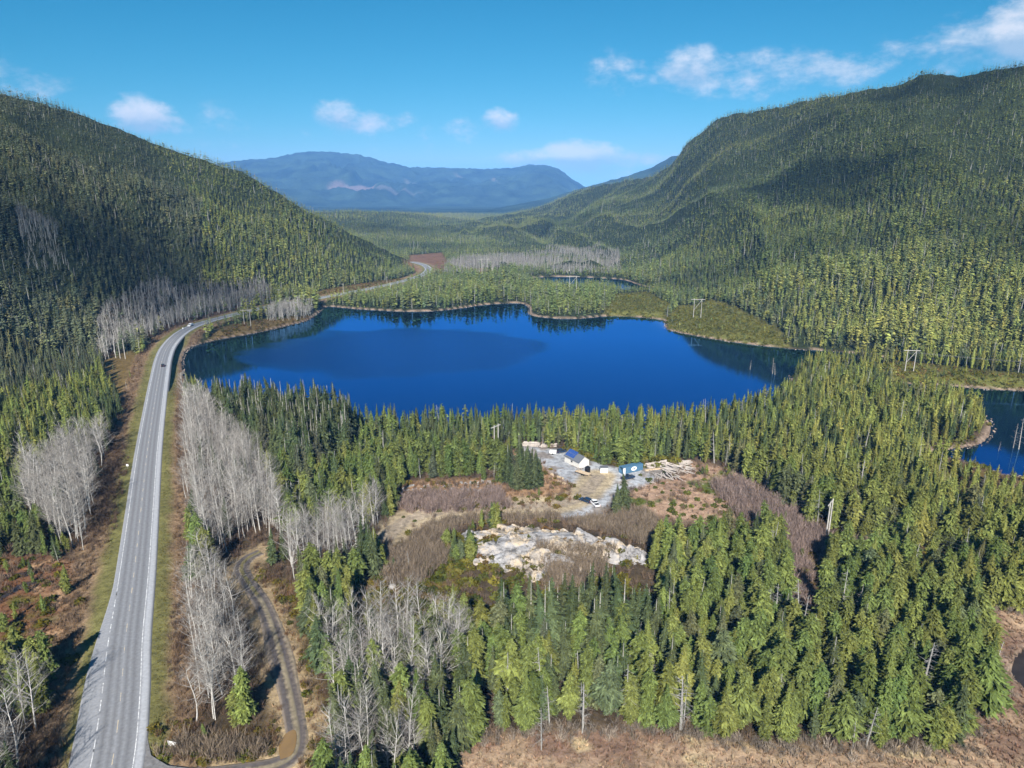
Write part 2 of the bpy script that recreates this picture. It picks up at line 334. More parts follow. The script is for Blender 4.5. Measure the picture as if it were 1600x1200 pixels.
def lin(*c):      # sRGB 0-255 to linear
    return np.array([((v/255+.055)/1.055)**2.4 if v > 10 else v/255/12.92 for v in c])
C_SOIL = np.array([.060, .045, .028]); C_HEATH = np.array([.16, .085, .042]); C_TAN = np.array([.33, .235, .155])
C_GRASS = np.array([.12, .115, .04]); C_GRAVEL = np.array([.36, .37, .39]); C_DIRT = np.array([.17, .14, .115]); C_SHORE = np.array([.27, .20, .15])
C_FOREST = np.array([.022, .030, .012]); C_LOW = np.array([.12, .12, .03]); C_BRUSH = np.array([.11, .075, .048])
def ground_col(x, y, z):
    n = x.shape; c = np.empty(n+(3,)); c[:] = C_SOIL
    D = np.hypot(x, y)
    def mixc(col, wgt):
        nonlocal c
        c = c*(1-wgt[..., None])+np.asarray(col)*wgt[..., None]
    mixc(C_FOREST, sst(300, 480, D))
    f1 = fbm(x/7, y/7, 50); f2 = fbm(x/25, y/25, 60); f3 = fbm(x/2.2, y/2.2, 70, 3)
    near = D < 1500
    def band(poly, soft, col, closed=True):
        wgt = np.zeros(n); xo, yo = x[near], y[near]
        d = segdist(xo, yo, poly, closed)*np.where(inpoly(xo, yo, poly), -1, 1) if closed else segdist(xo, yo, poly)
        wgt[near] = 1-sst(-soft, soft, d+soft*.9*f1[near]+soft*.4*f3[near]); mixc(col, wgt)
    for p in OPEN: band(p, 4, C_HEATH*.6+C_LOW*.4)
    for k in (1, 2, 3): band(OPEN[k], 5, C_LOW)
    band(OPEN[0], 10, np.array([.16, .09, .055]))
    for p in BRUSHES: band(p, 4, C_BRUSH)
    band(MARSH, 3.5, C_TAN); band(BOG, 5, np.array([.17, .085, .045]))
    in_m = np.zeros(n); in_m[near] = inpoly(x[near], y[near], MARSH)
    mixc(np.array([.21, .135, .095]), in_m*sst(.0, .35, f2+.5*f1))
    mixc(np.array([.42, .33, .20]), in_m*sst(.15, .5, f1-.6*f2))
    in_b = np.zeros(n); in_b[near] = inpoly(x[near], y[near], BOG)
    mixc(np.array([.33, .21, .12]), in_b*sst(.05, .4, f1+.3*f2)); mixc(np.array([.10, .11, .02]), in_b*sst(.1, .4, f2-.4*f1))
    band(TANBANK, 3, np.array([.30, .19, .11])); band(CLEAR, 4, np.array([.33, .22, .15]))
    cl = np.zeros(n); cl[near] = inpoly(x[near], y[near], CLEAR)
    mixc(np.array([.10, .12, .03]), cl*sst(.12, .35, f1)); mixc(np.array([.11, .05, .035]), cl*sst(.1, .4, f3*.7-f2))
    band(PAD, 2.2, C_GRAVEL); pd = np.zeros(n); pd[near] = inpoly(x[near], y[near], PAD)
    mixc(C_DIRT*1.2, pd*sst(.05, .3, f1+.5*f3)*.8)
    # gravel road
    d = np.full(n, 1e3); d[near] = segdist(x[near], y[near], GRAVEL[::2])
    mixc(np.array([.36, .29, .19]), 1-sst(5, 8.5, d+1.5*f1)); mixc(C_DIRT*1.5, (1-sst(2.4, 3.2, d+f3*.6))*.6)
    # dirt track
    d[near] = segdist(x[near], y[near], TRACK[::2])
    mixc(np.array([.36, .27, .16]), (1-sst(3, 7, d+2.5*f1))*.85)
    # highway verge
    d[near] = segdist(x[near], y[near], ROAD[::2])
    mixc(np.array([.22, .15, .09]), (1-sst(13, 19, d+4*f1)))
    mixc(np.array([.15, .14, .05]), (1-sst(7.5, 11, d+1.6*f1)))
    # shore by height
    lk = (z < 1.4) & near
    wgt = np.where(lk, (1-sst(.45, 1.1, z+.35*f1)), 0)
    mixc(C_SHORE, wgt); mixc(np.array([.05, .04, .03]), np.where(near & (z < .2), 1-sst(-.2, .15, z), 0))
    for cp in CREEK:
        d[near] = segdist(x[near], y[near], cp); mixc(np.array([.03, .022, .02]), 1-sst(1.2, 2.2, d+.8*f3))
    # far mountains: forest cover seen as a mass, with a felled patch
    fm = sst(3300, 4200, D)
    fc = np.array([.030, .050, .030])*(1+.9*fbm(x/160, y/220, 90)[..., None])
    c = c*(1-fm[..., None])+fc*fm[..., None]
    azv = np.arctan2(x, y)
    a0, s0 = dirpx(552, 302)
    q = ((azv-a0)/.036)**2+((D-8650)/230)**2+.6*fbm(x/300, y/300, 12)
    mixc(np.array([.17, .13, .11]), 1-sst(.6, 1.1, q))
    a1, _ = dirpx(600, 310); q = ((azv-a1)/.05)**2+((D-8150)/90)**2+.8*fbm(x/200, y/200, 14)
    mixc(np.array([.14, .13, .12]), .7*(1-sst(.4, 1.0, q)))
    for u, dd in ((765, 9300), (770, 9000), (640, 9400), (720, 9700)):
        a2, _ = dirpx(u, 290); q = ((azv-a2+.00002*(D-dd))/.004)**2+((D-dd)/350)**2+.8*fbm(x/120, y/120, u)
        mixc(np.array([.16, .15, .12]), .6*(1-sst(.5, 1.0, q)))
    return c
M_GROUND = ground_mat()
gc = ground_col(GX, GY, GZ)
V = np.stack([GX, GY, GZ], -1).reshape(-1, 3)
tag(add('ground', mesh_np('ground', V, grid_faces(ND, NA)[:, ::-1], gc.reshape(-1, 3), True), M_GROUND), kind='structure')

# ---- water
def water_mat():
    m, nt, N, L = mat('water'); o = N('ShaderNodeOutputMaterial'); b = N('ShaderNodeBsdfPrincipled')
    b.inputs['Base Color'].default_value = (.001, .006, .022, 1); b.inputs['Specular IOR Level'].default_value = 0; gl = N('ShaderNodeBsdfGlossy'); gl.inputs['Color'].default_value = (.14, .35, .70, 1); mxs = N('ShaderNodeMixShader')
    fr_ = N('ShaderNodeFresnel'); fr_.inputs['IOR'].default_value = 1.33; fm_ = N('ShaderNodeMapRange'); fm_.inputs[1].default_value = .02; fm_.inputs[2].default_value = .30; fm_.inputs[3].default_value = .30; fm_.inputs[4].default_value = .95; L(fr_.outputs[0], fm_.inputs[0]); L(fm_.outputs[0], mxs.inputs[0])
    g = N('ShaderNodeNewGeometry'); n = N('ShaderNodeTexNoise'); n.inputs['Scale'].default_value = .9; n.inputs['Detail'].default_value = 3
    L(g.outputs['Position'], n.inputs['Vector'])
    # wind patch
    mp = N('ShaderNodeMapping'); c = G(640, 545, 0); 
    mp.inputs['Scale'].default_value = (1/105, 1/78, 1); mp.inputs['Location'].default_value = (-c[0]/105, -c[1]/78, 0)
    L(g.outputs['Position'], mp.inputs['Vector'])
    n2 = N('ShaderNodeTexNoise'); n2.inputs['Scale'].default_value = 1.3; n2.inputs['Detail'].default_value = 4; L(mp.outputs[0], n2.inputs['Vector'])
    ln = N('ShaderNodeVectorMath'); ln.operation = 'LENGTH'; L(mp.outputs[0], ln.inputs[0])
    ad = N('ShaderNodeMath'); ad.operation = 'MULTIPLY_ADD'; L(n2.outputs[0], ad.inputs[0]); ad.inputs[1].default_value = .9; L(ln.outputs['Value'], ad.inputs[2])
    r = N('ShaderNodeMapRange'); r.interpolation_type = 'SMOOTHSTEP'; r.inputs[1].default_value = 1.3; r.inputs[2].default_value = 1.6; r.inputs[3].default_value = 1; r.inputs[4].default_value = 0
    L(ad.outputs[0], r.inputs[0])
    s = N('ShaderNodeMapRange'); s.inputs[3].default_value = .02; s.inputs[4].default_value = 1.0; L(r.outputs[0], s.inputs[0])
    bp = N('ShaderNodeBump'); bp.inputs['Distance'].default_value = .3; L(n.outputs[0], bp.inputs['Height']); L(s.outputs[0], bp.inputs['Strength'])
    rr = N('ShaderNodeMapRange'); rr.inputs[3].default_value = .02; rr.inputs[4].default_value = .24; L(r.outputs[0], rr.inputs[0]); L(rr.outputs[0], gl.inputs['Roughness'])
    L(bp.outputs[0], gl.inputs['Normal']); L(b.outputs[0], mxs.inputs[1]); L(gl.outputs[0], mxs.inputs[2]); L(mxs.outputs[0], o.inputs[0]); return m
WM = water_mat()
M_BOGW = plain('peaty_water', (.035, .028, .026), .25, noise=.3, scale=.3, spec=.25)
def flat_poly(name, pts, z, m, grow=6.0):
    c = pts.mean(0)
    me = bpy.data.meshes.new(name); me.from_pydata([(p[0], p[1], z) for p in pts], [], [list(range(len(pts)))]); me.update()
    if me.polygons[0].normal.z < 0: me.flip_normals()
    return add(name, me, m)
def offset(poly, d):
    p = np.asarray(poly); a = np.roll(p, 1, 0); b = np.roll(p, -1, 0); t = b-a; n = np.stack([t[:, 1], -t[:, 0]], 1); n /= np.linalg.norm(n, axis=1)[:, None]+1e-9
    area = .5*np.sum(p[:, 0]*b[:, 1]-b[:, 0]*p[:, 1]); 
    return p+n*d*(1 if area > 0 else -1)
tag(flat_poly('lake_water', offset(LAKE, 2.5), 0, WM), kind='structure')
tag(flat_poly('far_pond_water', offset(POND1, 2.5), 0, WM), kind='structure')
tag(flat_poly('side_pond_water', offset(POND2, 2.5), 0.0, WM), kind='structure')
tag(flat_poly('marsh_pond_water', offset(POND3, 1.5), .25, M_BOGW), kind='structure')
def ribbon(name, path, offs, z, m, uvs=True):
    path = np.asarray(path); t = np.gradient(path, axis=0); t /= np.linalg.norm(t, axis=1)[:, None]; n = np.stack([t[:, 1], -t[:, 0]], 1)   # n points right of travel
    offs = np.asarray(offs)
    if offs.ndim == 1: offs = np.tile(offs, (len(path), 1))
    k = offs.shape[1]; P = path[:, None, :]+n[:, None, :]*offs[..., None]
    zz = np.full(P.shape[:2], z, float) if np.isscalar(z) else z
    me = mesh_np(name, np.concatenate([P, zz[..., None]], -1).reshape(-1, 3), grid_faces(len(path), k)[:, ::-1], None, False)
    if me.polygons[0].normal.z < 0: me.flip_normals()
    s = np.concatenate([[0], np.cumsum(np.linalg.norm(np.diff(path, axis=0), axis=1))])
    uv = me.uv_layers.new(name='UVMap'); li = np.empty(len(me.loops), np.int32); me.loops.foreach_get('vertex_index', li)
    U = np.stack([offs, np.tile(s[:, None], (1, k))], -1).reshape(-1, 2)[li]; uv.data.foreach_set('uv', U.astype(np.float32).ravel())
    return add(name, me, m)
for i, cp in enumerate(CREEK):
    tag(ribbon('creek_water', crom(cp, 6), [-1.6, 1.6], float(np.mean(H(cp[:, 0], cp[:, 1])))+.25, M_BOGW), kind='structure')

# ---- air: a closed box of haze, and the clouds whose shadows lie on the slopes
def box_mesh(name, x0, x1, y0, y1, z0, z1):
    me = bpy.data.meshes.new(name); v = [(x, y, z) for z in (z0, z1) for y in (y0, y1) for x in (x0, x1)]
    me.from_pydata(v, [], [(0, 2, 3, 1), (4, 5, 7, 6), (0, 1, 5, 4), (2, 6, 7, 3), (0, 4, 6, 2), (1, 3, 7, 5)]); me.update(); return me
def vol_mat(name, col, dens, g=0.0):
    m, nt, N, L = mat(name); o = N('ShaderNodeOutputMaterial'); v = N('ShaderNodeVolumePrincipled')
    v.inputs['Color'].default_value = (*col, 1); v.inputs['Density'].default_value = dens; v.inputs['Anisotropy'].default_value = g
    L(v.outputs[0], o.inputs['Volume']); m.cycles.homogeneous_volume = True; return m
HAZE_DENS = 5.5e-5
ztop = float(max(GZ.max()+15, 700)); print('top', ztop)
tag(add('haze', box_mesh('haze', -17500, 17500, -900, 17500, -8, ztop), vol_mat('haze', (.15, .40, .92), HAZE_DENS, -.35)), kind='stuff')
SUNV = np.array([math.sin(SUN_AZ)*math.cos(SUN_EL), math.cos(SUN_AZ)*math.cos(SUN_EL), math.sin(SUN_EL)])
M_CLOUD = vol_mat('cloud_vapour', (1, 1, 1), .0030)
M_CLOUD2 = vol_mat('thick_cloud_vapour', (1, 1, 1), .0045)
def cloud_over(u, D, rx, ry, seed, lab):
    a = math.atan((u-800)/F/math.cos(PITCH)); gx, gy = D*math.sin(a), D*math.cos(a); gz = H(gx, gy); alt = ztop+260
    t = (alt-gz)/SUNV[2]; c = np.array([gx, gy, gz])+SUNV*t
    import bmesh
    bm = bmesh.new(); bmesh.ops.create_icosphere(bm, subdivisions=5, radius=1); P = np.array([v.co for v in bm.verts])
    k = 1+1.1*fbm(P[:, 0]*2.3+seed, P[:, 1]*2.3+P[:, 2], seed, 5)
    for v, q, kk in zip(bm.verts, P, k): v.co = (q[0]*rx*kk, q[1]*ry*kk, q[2]*70*(kk if q[2] > 0 else .6))
    me = bpy.data.meshes.new('cloud'); bm.to_mesh(me); bm.free()
    tag(add('cloud', me, M_CLOUD2 if u > 500 else M_CLOUD, loc=c), lab, 'cloud', kind='stuff')
for i, cdef in enumerate([(60, 640, 210, 120), (-160, 700, 180, 150), (215, 700, 90, 60), (1370, 1320, 240, 80), (1255, 1060, 80, 150), (1130, 800, 130, 45), (1540, 820, 110, 100), (560, 1900, 400, 110), (900, 1700, 200, 90)]):
    cloud_over(*cdef, 40+i*3, 'white cloud drifting high above the valley behind the viewer')
# ---- highway
def dense(path, step=2.5):
    s = np.concatenate([[0], np.cumsum(np.linalg.norm(np.diff(path, axis=0), axis=1))]); q = np.arange(0, s[-1], step)
    return np.stack([np.interp(q, s, path[:, 0]), np.interp(q, s, path[:, 1])], 1), q
RP, RS = dense(ROAD)
DR = np.hypot(RP[:, 0], RP[:, 1])
def road_mat():
    m, nt, N, L = mat('asphalt'); o = N('ShaderNodeOutputMaterial'); b = N('ShaderNodeBsdfPrincipled'); b.inputs['Roughness'].default_value = .85
    b.inputs['Specular IOR Level'].default_value = .25
    uv = N('ShaderNodeUVMap'); sx = N('ShaderNodeSeparateXYZ'); L(uv.outputs[0], sx.inputs[0])
    g = N('ShaderNodeNewGeometry')
    cr = N('ShaderNodeValToRGB'); e = cr.color_ramp.elements
    mr = N('ShaderNodeMapRange'); mr.inputs[1].default_value = -9; mr.inputs[2].default_value = 9; 
    n = N('ShaderNodeTexNoise'); n.inputs['Scale'].default_value = .35; n.inputs['Detail'].default_value = 8; n.inputs['Roughness'].default_value = .75; L(g.outputs['Position'], n.inputs['Vector'])
    ma = N('ShaderNodeMath'); ma.operation = 'MULTIPLY_ADD'; L(n.outputs[0], ma.inputs[0]); ma.inputs[1].default_value = .5; L(sx.outputs[0], ma.inputs[2])
    ma2 = N('ShaderNodeMath'); ma2.operation = 'SUBTRACT'; L(ma.outputs[0], ma2.inputs[0]); ma2.inputs[1].default_value = .25
    L(ma2.outputs[0], mr.inputs[0]); L(mr.outputs[0], cr.inputs[0])
    def P(x): return (x+9)/18
    def gcol(v): return (v*.98, v, v*1.06, 1)
    st = [(-8.9, .26), (-4.3, .29), (-3.9, .27), (-3.0, .22), (-2.4, .165), (-1.5, .24), (-.8, .175), (0, .26), (.8, .17), (1.5, .24), (2.3, .165), (3.0, .22), (3.7, .25), (4.3, .40), (5.1, .36), (5.6, .16), (7.5, .18)]
    e[0].position = P(st[0][0]); e[0].color = gcol(st[0][1]); e[1].position = P(st[-1][0]); e[1].color = gcol(st[-1][1])
    for x, v in st[1:-1]:
        q = cr.color_ramp.elements.new(P(x)); q.color = gcol(v)
    n2 = N('ShaderNodeTexNoise'); n2.inputs['Scale'].default_value = 1.4; n2.inputs['Detail'].default_value = 6; L(g.outputs['Position'], n2.inputs['Vector'])
    r2 = N('ShaderNodeMapRange'); r2.inputs[1].default_value = .3; r2.inputs[2].default_value = .7; r2.inputs[3].default_value = .86; r2.inputs[4].default_value = 1.12; L(n2.outputs[0], r2.inputs[0])
    v = N('ShaderNodeVectorMath'); v.operation = 'SCALE'; L(cr.outputs[0], v.inputs[0]); L(r2.outputs[0], v.inputs['Scale'])
    L(v.outputs[0], b.inputs['Base Color']); L(b.outputs[0], o.inputs[0]); return m
M_ROAD = road_mat()
wl = -4.7-2.7*(1-sst(150, 205, DR))               # left edge widens into a turning lane near the camera
wr = 5.6+0*DR
offs = np.stack([wl-.6, wl, np.full_like(DR, -3.7), np.zeros_like(DR), np.full_like(DR, 3.7), wr, wr+.6], 1)
zz = np.tile(np.array([ROADZ-.35, ROADZ, ROADZ+.02, ROADZ+.07, ROADZ+.02, ROADZ, ROADZ-.35]), (len(RP), 1))
tag(ribbon('highway', RP, offs, zz, M_ROAD), kind='structure')
def paint_mat(name, col):
    m, nt, N, L = mat(name); o = N('ShaderNodeOutputMaterial'); b = N('ShaderNodeBsdfPrincipled'); b.inputs['Roughness'].default_value = .6
    g = N('ShaderNodeNewGeometry'); n = N('ShaderNodeTexNoise'); n.inputs['Scale'].default_value = 1.5; n.inputs['Detail'].default_value = 5; L(g.outputs['Position'], n.inputs['Vector'])
    r = N('ShaderNodeMapRange'); r.inputs[1].default_value = .35; r.inputs[2].default_value = .6; L(n.outputs[0], r.inputs[0])
    mx = N('ShaderNodeMix'); mx.data_type = 'RGBA'; mx.inputs[6].default_value = (.3, .3, .31, 1); mx.inputs[7].default_value = (*col, 1); L(r.outputs[0], mx.inputs[0])
    L(mx.outputs[2], b.inputs['Base Color']); L(b.outputs[0], o.inputs[0]); return m
M_WHITE = paint_mat('white_paint', (.8, .8, .8)); M_YEL = paint_mat('yellow_paint', (.62, .5, .32))
def stripes(name, off, width, m, on=None, off_len=0, dmax=1e9, dmin=0, zo=.03):
    P, S = dense(ROAD, .75); t = np.gradient(P, axis=0); t /= np.linalg.norm(t, axis=1)[:, None]; n = np.stack([t[:, 1], -t[:, 0]], 1); D = np.hypot(P[:, 0], P[:, 1])
    vs, fs = [], []
    for i in range(len(P)-1):
        if not (dmin < D[i] < dmax): continue
        if on and (S[i] % (on+off_len)) > on: continue
        o_ = off(D[i]) if callable(off) else off; o2 = off(D[i+1]) if callable(off) else off
        k = len(vs)
        zc = ROADZ+.07-.05*min(1, abs(o_)/3.7)+zo
        for q, oo in ((i, o_-width/2), (i, o_+width/2), (i+1, o2+width/2), (i+1, o2-width/2)):
            oo = (o_ if q == i else o2)+(oo-(o_ if q == i else o2)); vs.append((*(P[q]+n[q]*oo), zc))
        fs.append((k, k+1, k+2, k+3))
    me = bpy.data.meshes.new(name); me.from_pydata(vs, [], fs); me.update()
    if me.polygons[0].normal.z < 0: me.flip_normals()
    tag(add(name, me, m), kind='structure')
stripes('edge_line', 3.72, .16, M_WHITE)
stripes('edge_line', -3.72, .16, M_WHITE, dmin=195)
stripes('turn_lane_line', -3.72, .18, M_WHITE, 3, 3, dmax=196, dmin=135)
stripes('turn_lane_line', -3.72, .16, M_WHITE, dmax=136)
stripes('centre_line', 0, .15, M_YEL, 3.2, 6)
# gravel apron where the side track leaves the highway
def track_mat():
    m, nt, N, L = mat('track_dirt'); o = N('ShaderNodeOutputMaterial'); b = N('ShaderNodeBsdfPrincipled'); b.inputs['Roughness'].default_value = .9
    uv = N('ShaderNodeUVMap'); sx = N('ShaderNodeSeparateXYZ'); L(uv.outputs[0], sx.inputs[0]); g = N('ShaderNodeNewGeometry')
    n = N('ShaderNodeTexNoise'); n.inputs['Scale'].default_value = .9; n.inputs['Detail'].default_value = 6; L(g.outputs['Position'], n.inputs['Vector'])
    a = N('ShaderNodeMath'); a.operation = 'MULTIPLY_ADD'; a.inputs[1].default_value = .9; L(n.outputs[0], a.inputs[0]); L(sx.outputs[0], a.inputs[2])
    r = N('ShaderNodeMapRange'); r.inputs[1].default_value = -2.05; r.inputs[2].default_value = 2.95; L(a.outputs[0], r.inputs[0])
    c = N('ShaderNodeValToRGB'); e = c.color_ramp.elements; e[0].position = .08; e[0].color = (.20, .16, .12, 1); e[1].position = .92; e[1].color = (.21, .17, .12, 1)
    for p_, q_ in ((.2, (.10, .085, .08, 1)), (.34, (.085, .072, .068, 1)), (.45, (.22, .18, .12, 1)), (.55, (.22, .185, .12, 1)), (.66, (.085, .072, .068, 1)), (.8, (.11, .09, .08, 1))):
        q = c.color_ramp.elements.new(p_); q.color = q_
    L(r.outputs[0], c.inputs[0]); v = N('ShaderNodeMapRange'); v.inputs[1].default_value = .3; v.inputs[2].default_value = .7; v.inputs[3].default_value = .65; v.inputs[4].default_value = 1.35; L(n.outputs[0], v.inputs[0])
    s_ = N('ShaderNodeVectorMath'); s_.operation = 'SCALE'; L(c.outputs[0], s_.inputs[0]); L(v.outputs[0], s_.inputs['Scale']); L(s_.outputs[0], b.inputs['Base Color']); L(b.outputs[0], o.inputs[0]); return m
M_DIRT = track_mat()
M_TRACK = plain('gravel_shoulder', (.17, .165, .165), .95, noise=.3, scale=1.2)
ap = GP([(222, 1100), (230, 1150), (236, 1180), (262, 1196), (330, 1204), (340, 1230), (222, 1300), (205, 1200)], 5)
tag(flat_poly('track_apron', ap, ROADZ-.02, M_TRACK), kind='structure')
TP, TS = dense(TRACK, 1.2)
hw = 1.75+.8*np.exp(-((TS-60)/14)**2)+.25*fbm(TS/5, TS*0, 5)
tz = np.repeat((H(TP[:, 0], TP[:, 1])+.12)[:, None], 7, 1)+np.array([-.15, .05, -.0, .06, -.0, .05, -.15])
tag(ribbon('dirt_track', TP, np.stack([-hw-.5, -hw, -hw*.45, 0*hw, hw*.45, hw, hw+.5], 1), tz, M_DIRT), kind='structure')
M_RUT = plain('track_grass', (.15, .13, .06), .95, noise=.4, scale=1.5)
sel = (TS > 88) & (TS < 175)
if sel.sum() > 4: tag(ribbon('track_grass_strip', TP[sel], np.stack([-.45+.2*fbm(TS[sel], 0*TS[sel], 3), .45+.2*fbm(TS[sel], 0*TS[sel]+5, 3)], 1), tz[sel][:, :2]*0+tz[sel][:, 3:4]+.03, M_RUT), kind='structure')
M_MUD = plain('muddy_water', (.22, .14, .06), .12, noise=.1, scale=.5, spec=.5)
pd = crom(GP([(438, 1188), (436, 1168), (446, 1148), (461, 1142), (463, 1160), (456, 1180), (438, 1188)], 4.5), 5)[:-1]
tag(flat_poly('puddle_water', pd, float(np.median(tz[:, 3]))+.10, M_MUD), kind='structure')
# ================================================================ TREES
def leaf_mat():
    m, nt, N, L = mat('foliage'); o = N('ShaderNodeOutputMaterial')
    at = N('ShaderNodeAttribute'); at.attribute_name = 'Col'; oi = N('ShaderNodeObjectInfo')
    mx = N('ShaderNodeVectorMath'); mx.operation = 'MULTIPLY'; L(at.outputs['Color'], mx.inputs[0]); L(oi.outputs['Color'], mx.inputs[1])
    d = N('ShaderNodeBsdfDiffuse'); t = N('ShaderNodeBsdfTranslucent'); s = N('ShaderNodeMixShader'); s.inputs[0].default_value = .24
    L(mx.outputs[0], d.inputs[0]); L(mx.outputs[0], t.inputs[0]); L(d.outputs[0], s.inputs[1]); L(t.outputs[0], s.inputs[2]); L(s.outputs[0], o.inputs[0]); return m
def bark_mat():
    m, nt, N, L = mat('bark'); o = N('ShaderNodeOutputMaterial')
    at = N('ShaderNodeAttribute'); at.attribute_name = 'Col'; d = N('ShaderNodeBsdfDiffuse'); g = N('ShaderNodeNewGeometry')
    n = N('ShaderNodeTexNoise'); n.inputs['Scale'].default_value = 2.0; L(g.outputs['Position'], n.inputs['Vector'])
    r = N('ShaderNodeMapRange'); r.inputs[1].default_value = .3; r.inputs[2].default_value = .7; r.inputs[3].default_value = .7; r.inputs[4].default_value = 1.2; L(n.outputs[0], r.inputs[0])
    v = N('ShaderNodeVectorMath'); v.operation = 'SCALE'; L(at.outputs['Color'], v.inputs[0]); L(r.outputs[0], v.inputs['Scale']); L(v.outputs[0], d.inputs[0]); L(d.outputs[0], o.inputs[0]); return m
M_LEAF, M_BARK = leaf_mat(), bark_mat()

def conifer(seed, nl, nb, k, r=.17, p=.85, droop=.5, b0=.06, whorl=False, fat=1.0, core=True, col_=False, tv=1.0, shp=0):
    g = np.random.default_rng(seed); V, C = [], []
    lean = g.normal(0, .012, 2)
    gap = g.random(4)
    for i in range(nl):
        t = (i+.3*g.random())/nl; z = b0+(1-b0)*t
        Rl = r*((((1-t**3)**.95 if shp == 0 else (1-t)**.75 if shp == 1 else math.sin(math.pi*(.16+.84*t)**1.1)**.6*1.02 if t < .97 else .3)*(.78+.22*math.sin(8*t+gap[1]*6))*(1.0 if t > .3 else .8+.67*t) if col_ else (1-t)**p)*(1-.35*max(0, .25-t)/.25))*(.72+.5*g.random())+.012
        n = max(3, int(round(nb*(.55+.45*(1-t)))))
        ph = g.random()*6.28
        for j in range(n):
            a = ph+6.283*j/n+g.normal(0, .25)
            L = Rl*(.7+.45*g.random())
            if math.cos(a-gap[0]*6.28) > .75 and g.random() < .5: L *= .6
            co, si = math.cos(a), math.sin(a); zj = z+(0 if whorl else g.normal(0, .5/nl))
            tone0 = 1+tv*.8*(g.random()-.5)
            for q in range(k):
                s0 = (.25+.65*(q+.3*g.random())/k) if k > 1 else .12
                l = L*((.50 if k > 1 else 1.0))*(.8+.4*g.random()) if k > 1 else L
                wd = (L*.34/(k**.35)+.006)*fat*(.7+.6*g.random())*(1-.4*q/k)
                yaw = a+(g.normal(0, .55) if k > 1 else g.normal(0, .1))
                d = np.array([math.cos(yaw), math.sin(yaw), -droop*(.2+1.2*g.random())])
                c = np.array([co*L*s0*.8, si*L*s0*.8, zj-droop*L*s0*s0*.6+(.2*L if whorl and q == 0 else 0)])
                lt = np.array([-math.sin(yaw), math.cos(yaw), g.normal(0, .35)])
                tip = c+d*l*(.55 if k > 1 else 1.0)
                V += [c+lt*wd+lean[0]*0, c-lt*wd, tip]
                tn = tone0*(1+tv*.8*(g.random()-.5)); C += [tn*.9, tn*.9, tn*1.15]
    tp = np.array([0, 0, .985 if col_ else 1.015])
    for j in range(4):      # leader
        a = j*1.57; V += [np.array([.012*math.cos(a), .012*math.sin(a), .9]), np.array([.012*math.cos(a+1.6), .012*math.sin(a+1.6), .9]), tp]; C += [1, 1, 1]
    if core:
        m = 6
        for i in range(4):
            t0, t1 = i/4, (i+1)/4; r0 = r*.42*(1-t0)**p*(.35 if i == 0 else 1); r1 = r*.42*(1-t1)**p+.003
            for j in range(m):
                a, b = 6.283*j/m+i, 6.283*(j+1)/m+i
                P = [np.array([r0*math.cos(a), r0*math.sin(a), b0+(.97-b0)*t0]), np.array([r0*math.cos(b), r0*math.sin(b), b0+(.97-b0)*t0]),
                     np.array([r1*math.cos(b), r1*math.sin(b), b0+(.97-b0)*t1]), np.array([r1*math.cos(a), r1*math.sin(a), b0+(.97-b0)*t1])]
                tn = .7+.5*g.random(); V += [P[0], P[1], P[2], P[0], P[2], P[3]]; C += [tn]*6
    V = np.array(V); V[:, 0] += lean[0]*V[:, 2]**2*3; V[:, 1] += lean[1]*V[:, 2]**2*3
    return V, np.repeat(np.array(C)[:, None], 3, 1)
def tube_tris(pts, rad, m=3):
    out = []; pts = [np.asarray(p, float) for p in pts]
    rings = []
    for i, p in enumerate(pts):
        d = pts[min(i+1, len(pts)-1)]-pts[max(i-1, 0)]; d = d/(np.linalg.norm(d)+1e-9)
        u = np.cross(d, [0.3, .9, .1]); u /= np.linalg.norm(u)+1e-9; v = np.cross(d, u)
        rings.append([p+rad[i]*(math.cos(6.283*j/m)*u+math.sin(6.283*j/m)*v) for j in range(m)])
    for a, b in zip(rings[:-1], rings[1:]):
        for j in range(m):
            q = (j+1) % m; out += [a[j], a[q], b[q], a[j], b[q], b[j]]
    return out
def trunk_m(col, r=.013, top=.88, m=5):
    V = np.array(tube_tris([(0, 0, -.05), (0, 0, .35), (0, 0, top)], [r, r*.75, r*.15], m)); return V, np.tile(np.array(col), (len(V), 1))
ALC = np.array([.37, .355, .33])
